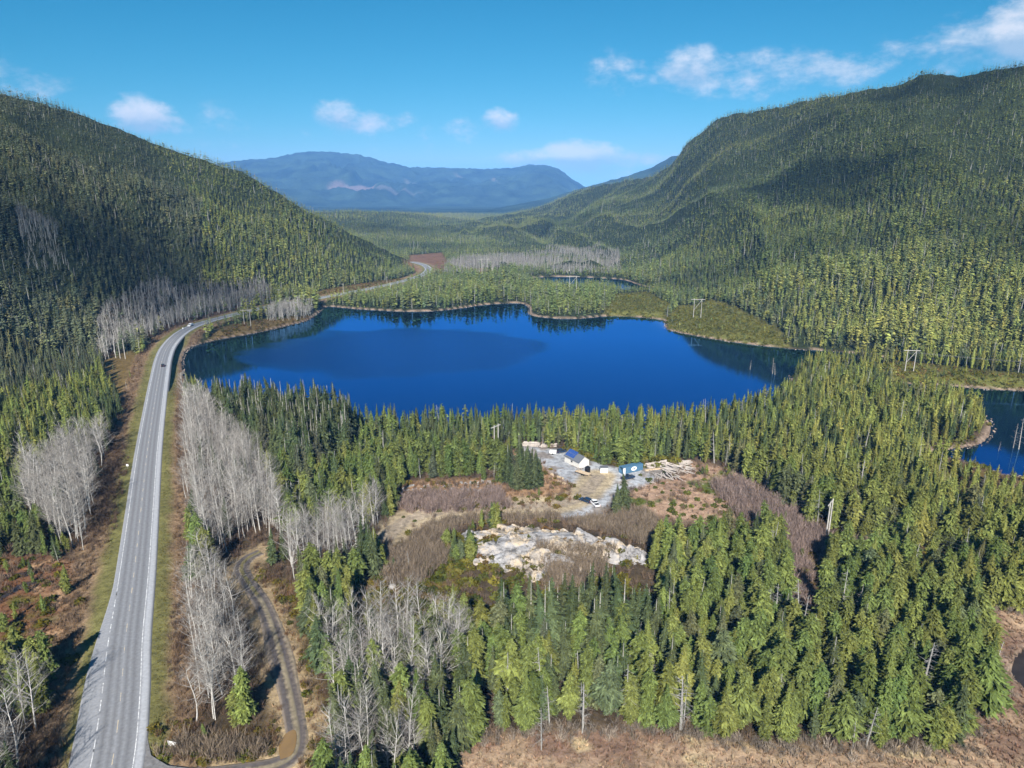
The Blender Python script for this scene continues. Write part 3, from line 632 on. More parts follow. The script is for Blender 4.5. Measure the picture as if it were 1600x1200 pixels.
def alder(seed, nbr=34, ntw=9, sub=2, thick=1.0, m=3):
    g = np.random.default_rng(seed); T = []
    lx, ly = g.normal(0, .04, 2); k = g.normal(0, .02, 2)
    def ax(t): return np.array([lx*t+k[0]*math.sin(5*t), ly*t+k[1]*math.sin(4*t+1), t])
    ts = np.linspace(0, 1, 7); T += tube_tris([ax(t)-np.array([0, 0, .03*(t == 0)]) for t in ts], [(.0085*(1-t)+.0012)*thick for t in ts], 5 if m > 2 else 3)
    nT = len(T); B = []; tw = []
    forks = 1 if g.random() < .4 else 0
    for i in range(nbr):
        t = .26+.72*(i+g.random())/nbr; a = g.random()*6.283; el = R(18+30*g.random()+16*t)
        L = (.07+.36*(1-t)**.7*(.5+.5*g.random()))*(1 if t > .38 else .6)
        d = np.array([math.cos(a)*math.cos(el), math.sin(a)*math.cos(el), math.sin(el)]); p0 = ax(t)
        p1 = p0+d*L*.5; p2 = p0+d*L+np.array([0, 0, .12*L])
        rb = (.0016+.010*L)*thick
        B += tube_tris([p0, p1, p2], [rb, rb*.6, rb*.2], 3 if m > 2 else 2)
        for j in range(ntw):
            s = .25+.75*(j+g.random())/ntw; q = p0+(p1-p0)*min(1, s*2) if s < .5 else p1+(p2-p1)*(s*2-1)
            dd = d*.7+g.normal(0, .5, 3)+np.array([0, 0, .35]); dd /= np.linalg.norm(dd)
            l = L*(.30+.35*g.random()); wv = np.cross(dd, g.normal(0, 1, 3)); wv *= .0011*thick/(np.linalg.norm(wv)+1e-9)
            e = q+dd*l; tw += [q+wv, q-wv, e]
            for _ in range(sub):
                d2 = dd+g.normal(0, .45, 3); d2 /= np.linalg.norm(d2); q2 = q+dd*l*(.3+.5*g.random()); wv2 = np.cross(d2, g.normal(0, 1, 3)); wv2 *= .0009*thick/(np.linalg.norm(wv2)+1e-9)
                tw += [q2+wv2, q2-wv2, q2+d2*l*.65]
    cB = np.tile(ALC*.95, (len(B), 1)); cT = np.tile(np.array([.30, .275, .25]), (len(tw), 1))
    V1 = np.array(T); V2 = np.array(B+tw); return (V1, np.tile(ALC*1.45, (len(V1), 1))), (V2, np.vstack([cB, cT]))
SNC = np.array([.33, .32, .30])
def snag(seed, nbr=14, thick=1.0, m=4):
    g = np.random.default_rng(seed); lx, ly = g.normal(0, .05, 2)
    T = tube_tris([(0, 0, -.05), (lx*.5, ly*.5, .5), (lx, ly, 1)], [.015*thick, .010*thick, .003*thick], m); B = []
    for i in range(nbr):
        t = .2+.78*(i+g.random())/nbr; a = g.random()*6.283; L = .21*(1-t*.75)*(.4+.9*g.random())
        p0 = np.array([lx*t, ly*t, t]); d = np.array([math.cos(a), math.sin(a), g.normal(-.1, .25)])
        B += tube_tris([p0, p0+d*L], [.0032*thick, .0008*thick], 3)
        for _ in range(4):
            d2 = d+g.normal(0, .6, 3); q = p0+d*L*(.3+.6*g.random()); wv = np.cross(d2, g.normal(0, 1, 3)); wv *= .0012*thick/np.linalg.norm(wv); B += [q+wv, q-wv, q+d2*L*.45]
    V1, V2 = np.array(T), np.array(B) if B else np.zeros((0, 3)); return (V1, np.tile(SNC*1.05, (len(V1), 1))), (V2, np.tile(SNC*.9, (len(V2), 1)))
def join(*p): return np.vstack([a for a, _ in p]), np.vstack([b for _, b in p])
def tris_mesh(name, vc):
    V, C = vc; return mesh_np(name, V, np.arange(len(V)).reshape(-1, 3), C)

BARKC = (.20, .17, .15)
def lods(seed, **kw):
    kf = dict(kw); kf['r'] = kw['r']*.8; kg = dict(kw); kg['r'] = kw['r']*.66
    return [conifer(seed, 42, 10, 7, fat=.85, **kw), conifer(seed+1, 18, 8, 3, fat=1.05, **kf), conifer(seed+2, 12, 6, 1, core=False, fat=1.15, tv=.6, **kf), conifer(seed+3, 6, 5, 1, core=False, fat=1.4, tv=.35, **kg), conifer(seed+4, 56 if not kw.get('whorl') else 30, 11 if not kw.get('whorl') else 9, 9, fat=.70, **kw)]
CED = [lods(100+10*i, r=.20+.03*(i % 4), p=.62+.06*(i % 3), droop=.38, b0=.05, col_=True, shp=(0, 2, 1, 0, 2, 0)[i]) for i in range(6)]
SPR = [lods(300+10*i, r=.20+.018*(i % 3), p=.9, droop=.42, b0=.08, whorl=True) for i in range(6)]
ALD = [[alder(500+i, 26, 7, 2), alder(520+i, 20, 6, 1, 1.7), alder(540+i, 12, 4, 0, 3.0, 2)] for i in range(6)]
SNG = [[snag(600+i, (7, 22, 44, 32)[i % 4]), snag(620+i, 5, 1.7, 3), snag(640+i, 0, 1.5, 3)] for i in range(6)]

# ---- where trees stand (outlines of the stands on the ground)
def PZ(*pts): return GP(pts, 4)
ALDERS = [PZ((280, 628), (330, 650), (375, 700), (430, 760), (442, 830), (440, 880), (395, 868), (330, 880), (300, 830), (280, 740), (272, 660)),
          PZ((268, 945), (300, 915), (345, 900), (375, 960), (402, 1040), (408, 1110), (370, 1125), (310, 1152), (262, 1090)),
          PZ((420, 850), (590, 815), (600, 850), (560, 888), (480, 915), (432, 912)),
          PZ((478, 1030), (520, 1000), (600, 992), (690, 1000), (735, 1020), (720, 1060), (690, 1120), (600, 1130), (540, 1120), (500, 1110)),
          PZ((45, 750), (190, 690), (209, 730), (198, 810), (165, 860), (100, 860), (40, 800)),
          PZ((-200, 1110), (70, 1125), (108, 1165), (112, 1230), (90, 1330), (-200, 1400)),
          PZ((155, 570), (200, 545), (262, 515), (345, 492), (425, 470), (425, 460), (330, 475), (250, 492), (160, 530)),
          PZ((322, 523), (345, 505), (425, 482), (428, 472), (345, 490), (318, 505)), PZ((415, 503), (490, 493), (492, 478), (425, 488)),
          PZ((690, 434), (815, 426), (970, 428), (965, 402), (860, 392), (780, 400), (700, 414)), PZ((60, 525), (110, 520), (120, 500), (60, 500)),
          PZ((120, 905), (150, 895), (165, 935), (140, 985), (112, 980)), PZ((500, 1170), (640, 1150), (680, 1230), (500, 1260))]
SPRUCES = [PZ((335, 655), (560, 676), (545, 730), (470, 770), (440, 745), (380, 700), (345, 690)), PZ((270, 830), (300, 850), (310, 905), (285, 930), (265, 900)),
           PZ((780, 985), (1010, 985), (1030, 1050), (900, 1075), (790, 1050)), PZ((500, 1150), (700, 1130), (760, 1175), (740, 1300), (500, 1300)), PZ((385, 985), (408, 990), (415, 1110), (385, 1110)),
           PZ((160, 640), (206, 610), (212, 700), (180, 760)), PZ((470, 912), (590, 880), (585, 900), (480, 928)), PZ((790, 765), (812, 735), (835, 750), (858, 772), (800, 776)),
           PZ((940, 800), (975, 780), (985, 830), (940, 830)), PZ((1020, 830), (1060, 815), (1080, 870), (1030, 870))]
GREY = PZ((-300, 700), (0, 640), (160, 590), (320, 480), (330, 440), (100, 380), (-300, 380))
NOTREE = [MARSH, ROCK, PAD, GP([(600, 812), (640, 776), (780, 772), (880, 774), (960, 800), (960, 835), (890, 835), (740, 815), (700, 835), (610, 850)], 6), GP([(850, 790), (930, 806), (1045, 800), (1045, 872), (1010, 880), (900, 885), (850, 860)], 5), GP([(850, 745), (1040, 735), (1190, 760), (1190, 850), (1060, 868), (1000, 860), (985, 830), (975, 790), (935, 800), (935, 850), (850, 812)], 5), GP([(225, 1240), (225, 1130), (262, 1128), (330, 1158), (430, 1128), (470, 1110), (500, 1200), (500, 1420), (200, 1420)], 5), GP([(560, 905), (700, 890), (1010, 880), (1035, 930), (1030, 970), (900, 985), (700, 998), (560, 990)], 5), GP([(815, 692), (880, 703), (945, 731), (985, 737), (1030, 731), (1060, 760), (920, 812), (860, 812), (900, 770)], 6)]
SPARSE = [(BOG, .10), (CLEAR, .05), (TANBANK, .05)]+[(p, .06) for p in BRUSHES]+[(p, .16 if i_ in (1, 2, 3) else .05) for i_, p in enumerate(OPEN)]
LOWBAND = PZ((560, 690), (560, 640), (1250, 560), (1600, 590), (1640, 720), (1400, 760), (1200, 740), (1080, 712), (840, 690), (700, 700))
FILTER = [(GREY, 'grey')]

POLE_CLEAR = [(*G(u, v), r_) for u, v, r_ in ((775, 707, 6), (1292, 840, 6), (1420, 583, 12), (1089, 497, 14), (895, 456, 14), (757, 428, 14), (387, 509, 9))]
def candidates(cell, d0, d1, u0=-130, u1=1730, s=0):
    xs = np.arange(-d1, d1, cell); ys = np.arange(0, d1, cell); X, Y = np.meshgrid(xs, ys); X = X.ravel(); Y = Y.ravel()
    D = np.hypot(X, Y); A = np.arctan2(X, Y); ok = (D > d0-5) & (D < d1+5) & (np.abs(A) < (R(56) if d1 <= 800 else R(46))); X, Y = X[ok], Y[ok]
    X = X+RNG.uniform(-.48, .48, len(X))*cell; Y = Y+RNG.uniform(-.48, .48, len(Y))*cell
    D = np.hypot(X, Y); ok = (D > d0) & (D <= d1); X, Y, D = X[ok], Y[ok], D[ok]
    Z = H(X, Y); A = np.arctan2(X, Y)
    ia = np.clip(((A-A0)/(A1-A0)*(NA-1)).astype(int), 0, NA-1); idd = np.clip(np.searchsorted(ds, D)-3, 0, ND-1)
    keep = (Z+24-CAMH)/D > VIS[idd, ia]-.002
    keep &= ~((Z < .9) & (D < 1400))
    X, Y, Z, D = X[keep], Y[keep], Z[keep], D[keep]
    if d0 < 1400:
        dr = segdist(X, Y, ROAD[::3]); keep = dr > np.where(D > 560, 15+9*(RNG.random(len(X))), 14+2*RNG.random(len(X)))
        if d0 < 400:
            keep &= segdist(X, Y, TRACK[::3]) > 7.5; keep &= segdist(X, Y, GRAVEL[::3]) > 6.0
        for p in NOTREE: keep &= ~inpoly(X, Y, p)
        for (cx_, cy_, rr_) in POLE_CLEAR: keep &= ~((((X-cx_)**2+(Y-cy_)**2) < rr_**2) | ((np.abs(X-cx_*Y/cy_) < rr_*.8) & (Y < cy_) & (Y > cy_-(16 if cy_ < 300 else 45))))
        for p in (LAKE, POND1, POND2, POND3): keep &= ~inpoly(X, Y, p)
        q = RNG.random(len(X))
        inald = np.zeros(len(X), bool)
        for p in ALDERS+SPRUCES[7:]: inald |= inpoly(X, Y, p)
        for p, pr in SPARSE: keep &= ~(inpoly(X, Y, p) & (q > pr) & ~inald)
        X, Y, Z, D = X[keep], Y[keep], Z[keep], D[keep]
    return X, Y, Z, D
TREES = {k: [] for k in ('cedar', 'spruce', 'alder', 'dead')}
def assign(X, Y, Z, D, far):
    n = len(X); q = RNG.random(n); f = fbm(X/60, Y/60, 200, 3); fb = fbm(X/350, Y/350, 210, 3)
    kind = np.zeros(n, int)                                      # 0 cedar 1 spruce 2 alder 3 dead
    kind[q < .22+.5*np.clip(f, -.3, .5)] = 1
    if far: kind[(q < .28+.5*f)] = 1
    kind[q > (.925 if not far else .93)] = 3
    hh = RNG.uniform(.60, 1.2, n)
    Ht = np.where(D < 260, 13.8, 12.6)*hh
    if not far or D.min() < 1400:
        m = inpoly(X, Y, GREY); kind[m & (q < .72) & (q > .1)] = 1
        m = inpoly(X, Y, LOWBAND); Ht = np.where(m, 12.5*hh, Ht); kind[m & (q > .90)] = 3
        for ip_, p in enumerate(SPRUCES): kind[inpoly(X, Y, p) & (q < (.62 if ip_ in (2, 3) else .93))] = 1
        m = inpoly(X, Y, SPRUCES[0]); Ht = np.where(m, 22*hh, Ht); m = inpoly(X, Y, SPRUCES[2]); Ht = np.where(m & (kind == 1), 19*hh, Ht)
        m = inpoly(X, Y, SPRUCES[7]) | inpoly(X, Y, SPRUCES[8]); Ht = np.where(m, 14*hh, Ht)
        for i, p in enumerate(ALDERS):
            m = inpoly(X, Y, p) & (q > (.12 if i < 2 else .16 if i != 3 else .42)) & ((i != 9) | (vn(X/45, Y/30, 78) > .36)); kind[m] = 2
            Ht = np.where(m, (16, 15.5, 15.5, 16, 18, 18, 12, 10, 9, 13, 9, 10, 14)[i]*RNG.uniform(.75, 1.12, n), Ht)
        for p, pr in SPARSE: Ht = np.where(inpoly(X, Y, p) & (kind != 2) & ~inpoly(X, Y, SPRUCES[7]), 5.0*hh, Ht)
        m = inpoly(X, Y, PZ((500, 482), (500, 468), (560, 460), (640, 440), (690, 420), (800, 440), (820, 478), (700, 486), (600, 490))); Ht = np.where(m, np.interp(PX(X, Y, Z)[0], [500, 590, 640], [8.5, 9.5, 17])*hh, Ht)
        m = inpoly(X, Y, PZ((825, 505), (825, 455), (960, 452), (960, 496), (860, 500))); Ht = np.where(m, 15*hh, Ht)
        m = inpoly(X, Y, PZ((640, 820), (760, 810), (760, 915), (640, 915))); Ht = np.where(m, 6.5*hh, Ht)
        m = inpoly(X, Y, PZ((1440, 745), (1700, 745), (1740, 840), (1500, 800))); Ht = np.where(m, 8*hh, Ht)
        m = inpoly(X, Y, PZ((-200, 860), (-200, 800), (100, 820), (160, 850), (160, 1000), (100, 1030), (60, 1050), (60, 860))); Ht = np.where(m & (kind != 2), 8.5*hh, Ht); kind[m & (kind == 1) & (q < .2)] = 0
    Ht = np.where(kind == 3, Ht*RNG.uniform(.55, 1.05, n), Ht)
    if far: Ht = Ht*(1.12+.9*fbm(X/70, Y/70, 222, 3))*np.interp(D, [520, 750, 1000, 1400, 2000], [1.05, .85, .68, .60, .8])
    col = np.empty((n, 3)); v = RNG.random(n)
    ylw = np.clip(.5+.9*fb+.5*(v-.5), 0, 1)[:, None]
    ced = np.array([.078, .104, .032])*(1-ylw)+np.array([.165, .168, .044])*ylw
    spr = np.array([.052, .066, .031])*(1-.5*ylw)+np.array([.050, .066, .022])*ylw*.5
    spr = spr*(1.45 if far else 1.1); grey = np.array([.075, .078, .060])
    col[:] = ced; col[kind == 1] = spr[kind == 1]
    m = (inpoly(X, Y, GREY) | (RNG.random(n) < .10)) & (kind < 2); col[m] = col[m]*.45+grey*.5
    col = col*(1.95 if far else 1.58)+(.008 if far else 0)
    col *= RNG.uniform(.78, 1.22, n)[:, None]; col[:, 0] *= RNG.uniform(.9, 1.12, n)
    col[kind > 1] = 1.0; col[kind > 1] *= RNG.uniform(.8, 1.1, n)[kind > 1][:, None]
    for k, nm in enumerate(('cedar', 'spruce', 'alder', 'dead')):
        m = kind == k; TREES[nm].append(np.column_stack([X[m], Y[m], Z[m], D[m], Ht[m], col[m]]))
Xc, Yc, Zc, Dc = candidates(3.35, 72, 520)
# bare alders and snags stand closer to each other than the conifers
ma_ = np.zeros(len(Xc), bool)
for p in ALDERS[:3]+ALDERS[4:8]: ma_ |= inpoly(Xc, Yc, p)
k_ = ~(ma_ & (RNG.random(len(Xc)) < .38)); Xc, Yc, Zc, Dc = Xc[k_], Yc[k_], Zc[k_], Dc[k_]
assign(Xc, Yc, Zc, Dc, False)
Xa, Ya, Za, Da = candidates(3.1, 72, 800); m = np.zeros(len(Xa), bool)
for p in ALDERS[:-1]: m |= inpoly(Xa, Ya, p)
m5 = inpoly(Xa, Ya, ALDERS[5]) | inpoly(Xa, Ya, ALDERS[4])
m &= RNG.random(len(Xa)) < np.where(m5, .45, .20)*(.2+2.0*vn(Xa/9, Ya/9, 77))*np.where(Da > 700, sst(.25, .45, vn(Xa/45, Ya/30, 78)), 1); Xa, Ya, Za, Da = Xa[m], Ya[m], Za[m], Da[m]
hA = RNG.uniform(10, 17, len(Xa))*np.where(Da > 450, .65, 1)*np.where(Da > 700, 1.2, 1); TREES['alder'].append(np.column_stack([Xa, Ya, Za, Da, hA, np.ones((len(Xa), 3))*RNG.uniform(.8, 1.1, len(Xa))[:, None]]))
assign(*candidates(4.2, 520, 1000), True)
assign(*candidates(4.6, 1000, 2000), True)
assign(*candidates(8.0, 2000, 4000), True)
T = {k: np.vstack(v) for k, v in TREES.items()}
for k in T: print(k, len(T[k]))

def replicate(name, rows, bases, mt, seed, zs=0):
    """many trees joined as one mesh: rows [x y z D h r g b], bases = list of (V, C)"""
    if len(rows) == 0: return None
    g = np.random.default_rng(seed); vi = g.integers(0, len(bases), len(rows)); VV, CC = [], []
    for b, (V, C) in enumerate(bases):
        r = rows[vi == b]
        if len(r) == 0: continue
        a = g.random(len(r))*6.283; s = r[:, 4]; wv = s*g.uniform(.85, 1.35, len(r)); co, si = np.cos(a)*wv, np.sin(a)*wv
        P = np.empty((len(r), len(V), 3), np.float32)
        P[..., 0] = V[None, :, 0]*co[:, None]-V[None, :, 1]*si[:, None]+r[:, 0:1]
        P[..., 1] = V[None, :, 0]*si[:, None]+V[None, :, 1]*co[:, None]+r[:, 1:2]
        P[..., 2] = V[None, :, 2]*s[:, None]+r[:, 2:3]-.1
        VV.append(P.reshape(-1, 3)); CC.append((C[None]*r[:, None, 5:8]).reshape(-1, 3).astype(np.float32))
    return np.vstack(VV), np.vstack(CC)
def forest(name, rows, lodsets, cuts, mt, seed):
    vs, cs = [], []
    for i, (a, b) in enumerate(zip(cuts[:-1], cuts[1:])):
        m = (rows[:, 3] >= a) & (rows[:, 3] < b); r = replicate(name, rows[m], lodsets[i], mt, seed+i)
        if r: vs.append(r[0]); cs.append(r[1])
    V = np.vstack(vs); C = np.vstack(cs)
    o = add(name, mesh_np(name, V, np.arange(len(V)).reshape(-1, 3), C), mt); tag(o, kind='stuff'); print(name, len(V)//3); return o
NIND = 300
ORD = 'first second third fourth fifth sixth seventh eighth ninth tenth eleventh twelfth thirteenth fourteenth fifteenth sixteenth seventeenth eighteenth nineteenth twentieth'.split()
def ordn(i): return ORD[i] if i < 20 else '%dth' % (i+1) if (i+1) % 10 not in (1, 2, 3) else '%d%s' % (i+1, ('st', 'nd', 'rd')[(i+1) % 10-1])
def region(u, v):
    xr = np.interp(v, [400, 470, 500, 540, 620, 800, 1000, 1200, 1330], [650, 490, 330, 262, 243, 220, 196, 174, 140])
    if u < xr: return 'left of the highway'
    if v < 480: return 'beyond the lake'
    if u < 480 and v > 900: return 'between highway and dirt track' if u < np.interp(v, [880, 950, 1020, 1110, 1165, 1200], [377, 414, 437, 458, 463, 440]) else 'right of the dirt track'
    if u < 450: return 'right of the highway'
    if u < 720: return 'between track and rock outcrop' if v > 900 else 'left of the work yard'
    if v < 700 and u < 1240: return 'on the near lake shore'
    if v < 800: return 'behind the work yard' if u < 1180 else 'right of the work yard'
    if u < 1030: return 'below the rock outcrop'
    if u > 1250: return 'in the right foreground forest'
    return 'in the middle foreground forest'
def individuals(kind, rows, make, nmax, describe, catg, grp):
    """the nmax trees that show largest become things of their own; returns the rest"""
    u, v = PX(rows[:, 0], rows[:, 1], rows[:, 2]); ut, vt = PX(rows[:, 0], rows[:, 1], rows[:, 2]+rows[:, 4])
    inside = (ut > -5) & (ut < 1605) & (vt < 1195) & (v > 0)
    size = np.where(inside, v-vt, -1); idx = np.argsort(-size)[:nmax]; idx = idx[size[idx] > 0]
    recs = [(region(u[i], v[i]), i) for i in idx]
    byreg = {}
    for rg, i in recs: byreg.setdefault(rg, []).append(i)
    for rg, li in byreg.items():
        li.sort(key=lambda i: -v[i]); nrow = max(1, int(math.ceil(len(li)/14)))
        per = int(math.ceil(len(li)/nrow))
        for rw in range(nrow):
            row = sorted(li[rw*per:(rw+1)*per], key=lambda i: ut[i])
            for j, i in enumerate(row):
                lab = describe(rows[i])+' '+rg
                if len(row) > 1: lab += ', %s from left' % ordn(j)
                if nrow > 1: lab += ' in %s row' % ordn(rw)
                make(rows[i], lab, catg, grp % rg if '%s' in grp else grp)
    keep = np.ones(len(rows), bool); keep[idx] = False; return rows[keep]
def proto_pair(name, trunk, crown, mt_c):
    return tris_mesh('trunk', trunk), tris_mesh('crown', crown)
CEDP = [(tris_mesh('trunk', trunk_m(BARKC)), tris_mesh('crown', L[4])) for L in CED]
SPRP = [(tris_mesh('trunk', trunk_m((.36, .34, .31), .014, .97)), tris_mesh('crown', L[4])) for L in SPR]
ALDP = [tuple(tris_mesh(n_, p_) for n_, p_ in zip(('trunk', 'crown'), L[0])) for L in ALD]
SNGP = [tuple(tris_mesh(n_, p_) for n_, p_ in zip(('trunk', 'branches'), L[0])) for L in SNG]
for P_ in CEDP+SPRP: P_[0].materials.append(M_BARK); P_[1].materials.append(M_LEAF)
for P_ in ALDP+SNGP: P_[0].materials.append(M_BARK); P_[1].materials.append(M_BARK)
def maker(nm, protos, second, coloured):
    def make(r, lab, catg, grp):
        e = bpy.data.objects.new(nm, None); COL.objects.link(e); e.location = (r[0], r[1], r[2]-.1)
        wv = r[4]*rnd.uniform(.9, 1.38); e.scale = (wv, wv, r[4]); e.rotation_euler = (0, 0, rnd.random()*6.283); tag(e, lab, catg, grp)
        t, c = rnd.choice(protos); a = bpy.data.objects.new('trunk', t); b = bpy.data.objects.new(second, c)
        for o in (a, b): COL.objects.link(o); o.parent = e
        if coloured: b.color = (r[5], r[6], r[7], 1)
    return make
def sz(h, a, b): return 'short' if h < a else 'tall' if h > b else 'mid-sized'
def d_ced(r):
    q = r[5]/r[6]; return '%s %s cedar' % (sz(r[4], 11, 17), 'yellow-green' if q > .88 else 'dark green' if r[6] < .08 else 'bright green')
def d_spr(r): return '%s %s spruce' % (sz(r[4], 12, 19), 'grey-green' if r[7] > .028 else 'dark green')
def d_ald(r): return '%s leafless pale alder' % sz(r[4], 12, 17)
def d_sng(r): return '%s dead grey tree' % sz(r[4], 9, 14)
rest_c = individuals('cedar', T['cedar'], maker('cedar_tree', CEDP, 'crown', True), NIND, d_ced, 'cedar tree', 'green cedars %s')
rest_s = individuals('spruce', T['spruce'], maker('spruce_tree', SPRP, 'crown', True), NIND, d_spr, 'spruce tree', 'dark spruces %s')
rest_a = individuals('alder', T['alder'], maker('alder_tree', ALDP, 'crown', False), NIND, d_ald, 'alder tree', 'leafless alders %s')
sd_ = T['dead']; nd_ = (sd_[:, 3] < 420).sum()
rest_d = individuals('dead', sd_, maker('dead_tree', SNGP, 'branches', False), min(NIND, int(nd_*.7)), d_sng, 'dead tree', 'dead trees %s')
bk = trunk_m(BARKC, .011, .8, 4)
def wt(L, i): return join(L[i], bk) if i < 2 else L[i]
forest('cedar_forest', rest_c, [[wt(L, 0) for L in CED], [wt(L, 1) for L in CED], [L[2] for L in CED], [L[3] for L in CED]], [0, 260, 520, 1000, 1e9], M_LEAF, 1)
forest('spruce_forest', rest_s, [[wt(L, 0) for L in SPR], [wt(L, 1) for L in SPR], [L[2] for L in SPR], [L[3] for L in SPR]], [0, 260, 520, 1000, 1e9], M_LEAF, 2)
forest('alder_thicket', rest_a, [[join(*L[0]) for L in ALD], [join(*L[1]) for L in ALD], [(join(*L[2])[0], join(*L[2])[1]*.62) for L in ALD]], [0, 330, 700, 1e9], M_BARK, 3)
forest('dead_tree_stand', rest_d, [[join(*L[0]) for L in SNG], [join(*L[1]) for L in SNG], [L[2][0] for L in SNG]], [0, 330, 900, 1e9], M_BARK, 4)

# ================================================================ GROUND COVER
def merge(lst):
    V = np.vstack([a for a, _ in lst]); C = np.vstack([b for _, b in lst]); return V, C
def stuff_mesh(name, vc, m):
    V, C = vc; o = add(name, mesh_np(name, V, np.arange(len(V)).reshape(-1, 3), C), m); tag(o, kind='stuff'); return o
def scatter(polys, dens, dmax=900, inset=0):
    out = []
    for p in polys:
        x0, y0 = p.min(0); x1, y1 = p.max(0); n = int((x1-x0)*(y1-y0)*dens)
        X = RNG.uniform(x0, x1, n); Y = RNG.uniform(y0, y1, n); k = inpoly(X, Y, p) & (np.hypot(X, Y) < dmax) & (np.abs(np.arctan2(X, Y)) < R(50)); X, Y = X[k], Y[k]
        out.append(np.column_stack([X, Y]))
    P = np.vstack(out); Z = H(P[:, 0], P[:, 1]); dr = segdist(P[:, 0], P[:, 1], ROAD[::3]); k = (Z > .35) & (dr > 6.6) & (segdist(P[:, 0], P[:, 1], TRACK[::2]) > 2.6)
    return P[k, 0], P[k, 1], Z[k]
# brush: thin bare stems in fans
def brush_base(seed, n=20, spread=.35, w=.02):
    g = np.random.default_rng(seed); T_ = []; C_ = []
    for i in range(n):
        a = g.random()*6.283; p = np.array([math.cos(a), math.sin(a), 0])*g.random()*.3; d = np.array([math.cos(a)*spread*g.random(), math.sin(a)*spread*g.random(), 1]); L = .55+.5*g.random()
        wv = np.cross(d, g.normal(0, 1, 3)); wv *= w/np.linalg.norm(wv); e = p+d*L; tn = .8+.45*g.random(); T_ += [p+wv, p-wv, e]; C_ += [tn]*3
        for _ in range(3):
            q = p+d*L*(.35+.5*g.random()); d2 = d+g.normal(0, .45, 3); wv2 = wv*.8; T_ += [q+wv2, q-wv2, q+d2*.35]; C_ += [tn*.95]*3
    return np.array(T_), np.repeat(np.array(C_)[:, None], 3, 1)
BRB = [brush_base(700+i) for i in range(5)]
x, y, z = scatter(BRUSHES[:2]+BRUSHES[5:], .75); dg_ = segdist(x, y, GRAVEL); k = dg_ > 8+2*vn(x/6, y/6, 9); x, y, z = x[k], y[k], z[k]; n = len(x)
rows = [np.column_stack([x, y, z, x, RNG.uniform(1.8, 3.8, n), np.array([.21, .165, .12])*RNG.uniform(.75, 1.25, n)[:, None]*np.array([1, 1, 1])])]
x, y, z = scatter(BRUSHES[2:5], .5); n = len(x)
rows.append(np.column_stack([x, y, z, x, RNG.uniform(1.6, 4.2, n), np.array([.24, .18, .155])*RNG.uniform(.75, 1.25, n)[:, None]]))
x, y, z = scatter([OPEN[13], OPEN[12], TANBANK], .22); n = len(x)
rows.append(np.column_stack([x, y, z, x, RNG.uniform(.6, 1.6, n), np.array([.17, .10, .055])*RNG.uniform(.75, 1.25, n)[:, None]]))
# under the bare alders and along the highway banks
x, y, z = scatter(ALDERS[:7], .30); n = len(x)
rows.append(np.column_stack([x, y, z, x, RNG.uniform(.8, 2.2, n), np.array([.14, .095, .065])*RNG.uniform(.7, 1.25, n)[:, None]]))
P_, S_ = dense(ROAD, .16); P_ = P_[np.hypot(P_[:, 0], P_[:, 1]) < 620]; t_ = np.gradient(P_, axis=0); t_ /= np.linalg.norm(t_, axis=1)[:, None]
oo = np.where(RNG.random(len(P_)) < .5, -1, 1)*RNG.uniform(10.5, 17, len(P_)); bx_ = P_[:, 0]+t_[:, 1]*oo; by_ = P_[:, 1]-t_[:, 0]*oo; bz_ = H(bx_, by_); k = bz_ > .5; bx_, by_, bz_ = bx_[k], by_[k], bz_[k]; n = len(bx_)
rows.append(np.column_stack([bx_, by_, bz_, bx_, RNG.uniform(.5, 1.7, n), np.array([.20, .135, .085])*RNG.uniform(.6, 1.3, n)[:, None]]))
NEARB = GP([(-60, 1300), (-60, 640), (330, 560), (840, 668), (1300, 610), (1700, 700), (1700, 1300)], 4)
mg = dense(np.vstack([crom(MARSH[1:15], 6)]), .35)[0]; mg = mg+RNG.normal(0, 1.5, mg.shape); mzz = H(mg[:, 0], mg[:, 1]); n = len(mg)
rows.append(np.column_stack([mg[:, 0], mg[:, 1], mzz, mzz, RNG.uniform(.6, 2.2, n), np.array([.30, .25, .20])*RNG.uniform(.5, 1.2, n)[:, None]]))
x, y, z = scatter([NEARB], .10, 420); k = ~(inpoly(x, y, PAD) | inpoly(x, y, MARSH) | inpoly(x, y, ROCK)) & (segdist(x, y, ROAD[::2]) > 12) & (segdist(x, y, GRAVEL) > 3); x, y, z = x[k], y[k], z[k]; n = len(x)
rows.append(np.column_stack([x, y, z, x, RNG.uniform(.7, 2.4, n), np.array([.19, .135, .095])*RNG.uniform(.6, 1.25, n)[:, None]]))
stuff_mesh('brush', replicate('b', np.vstack(rows), BRB, M_BARK, 31), M_BARK)
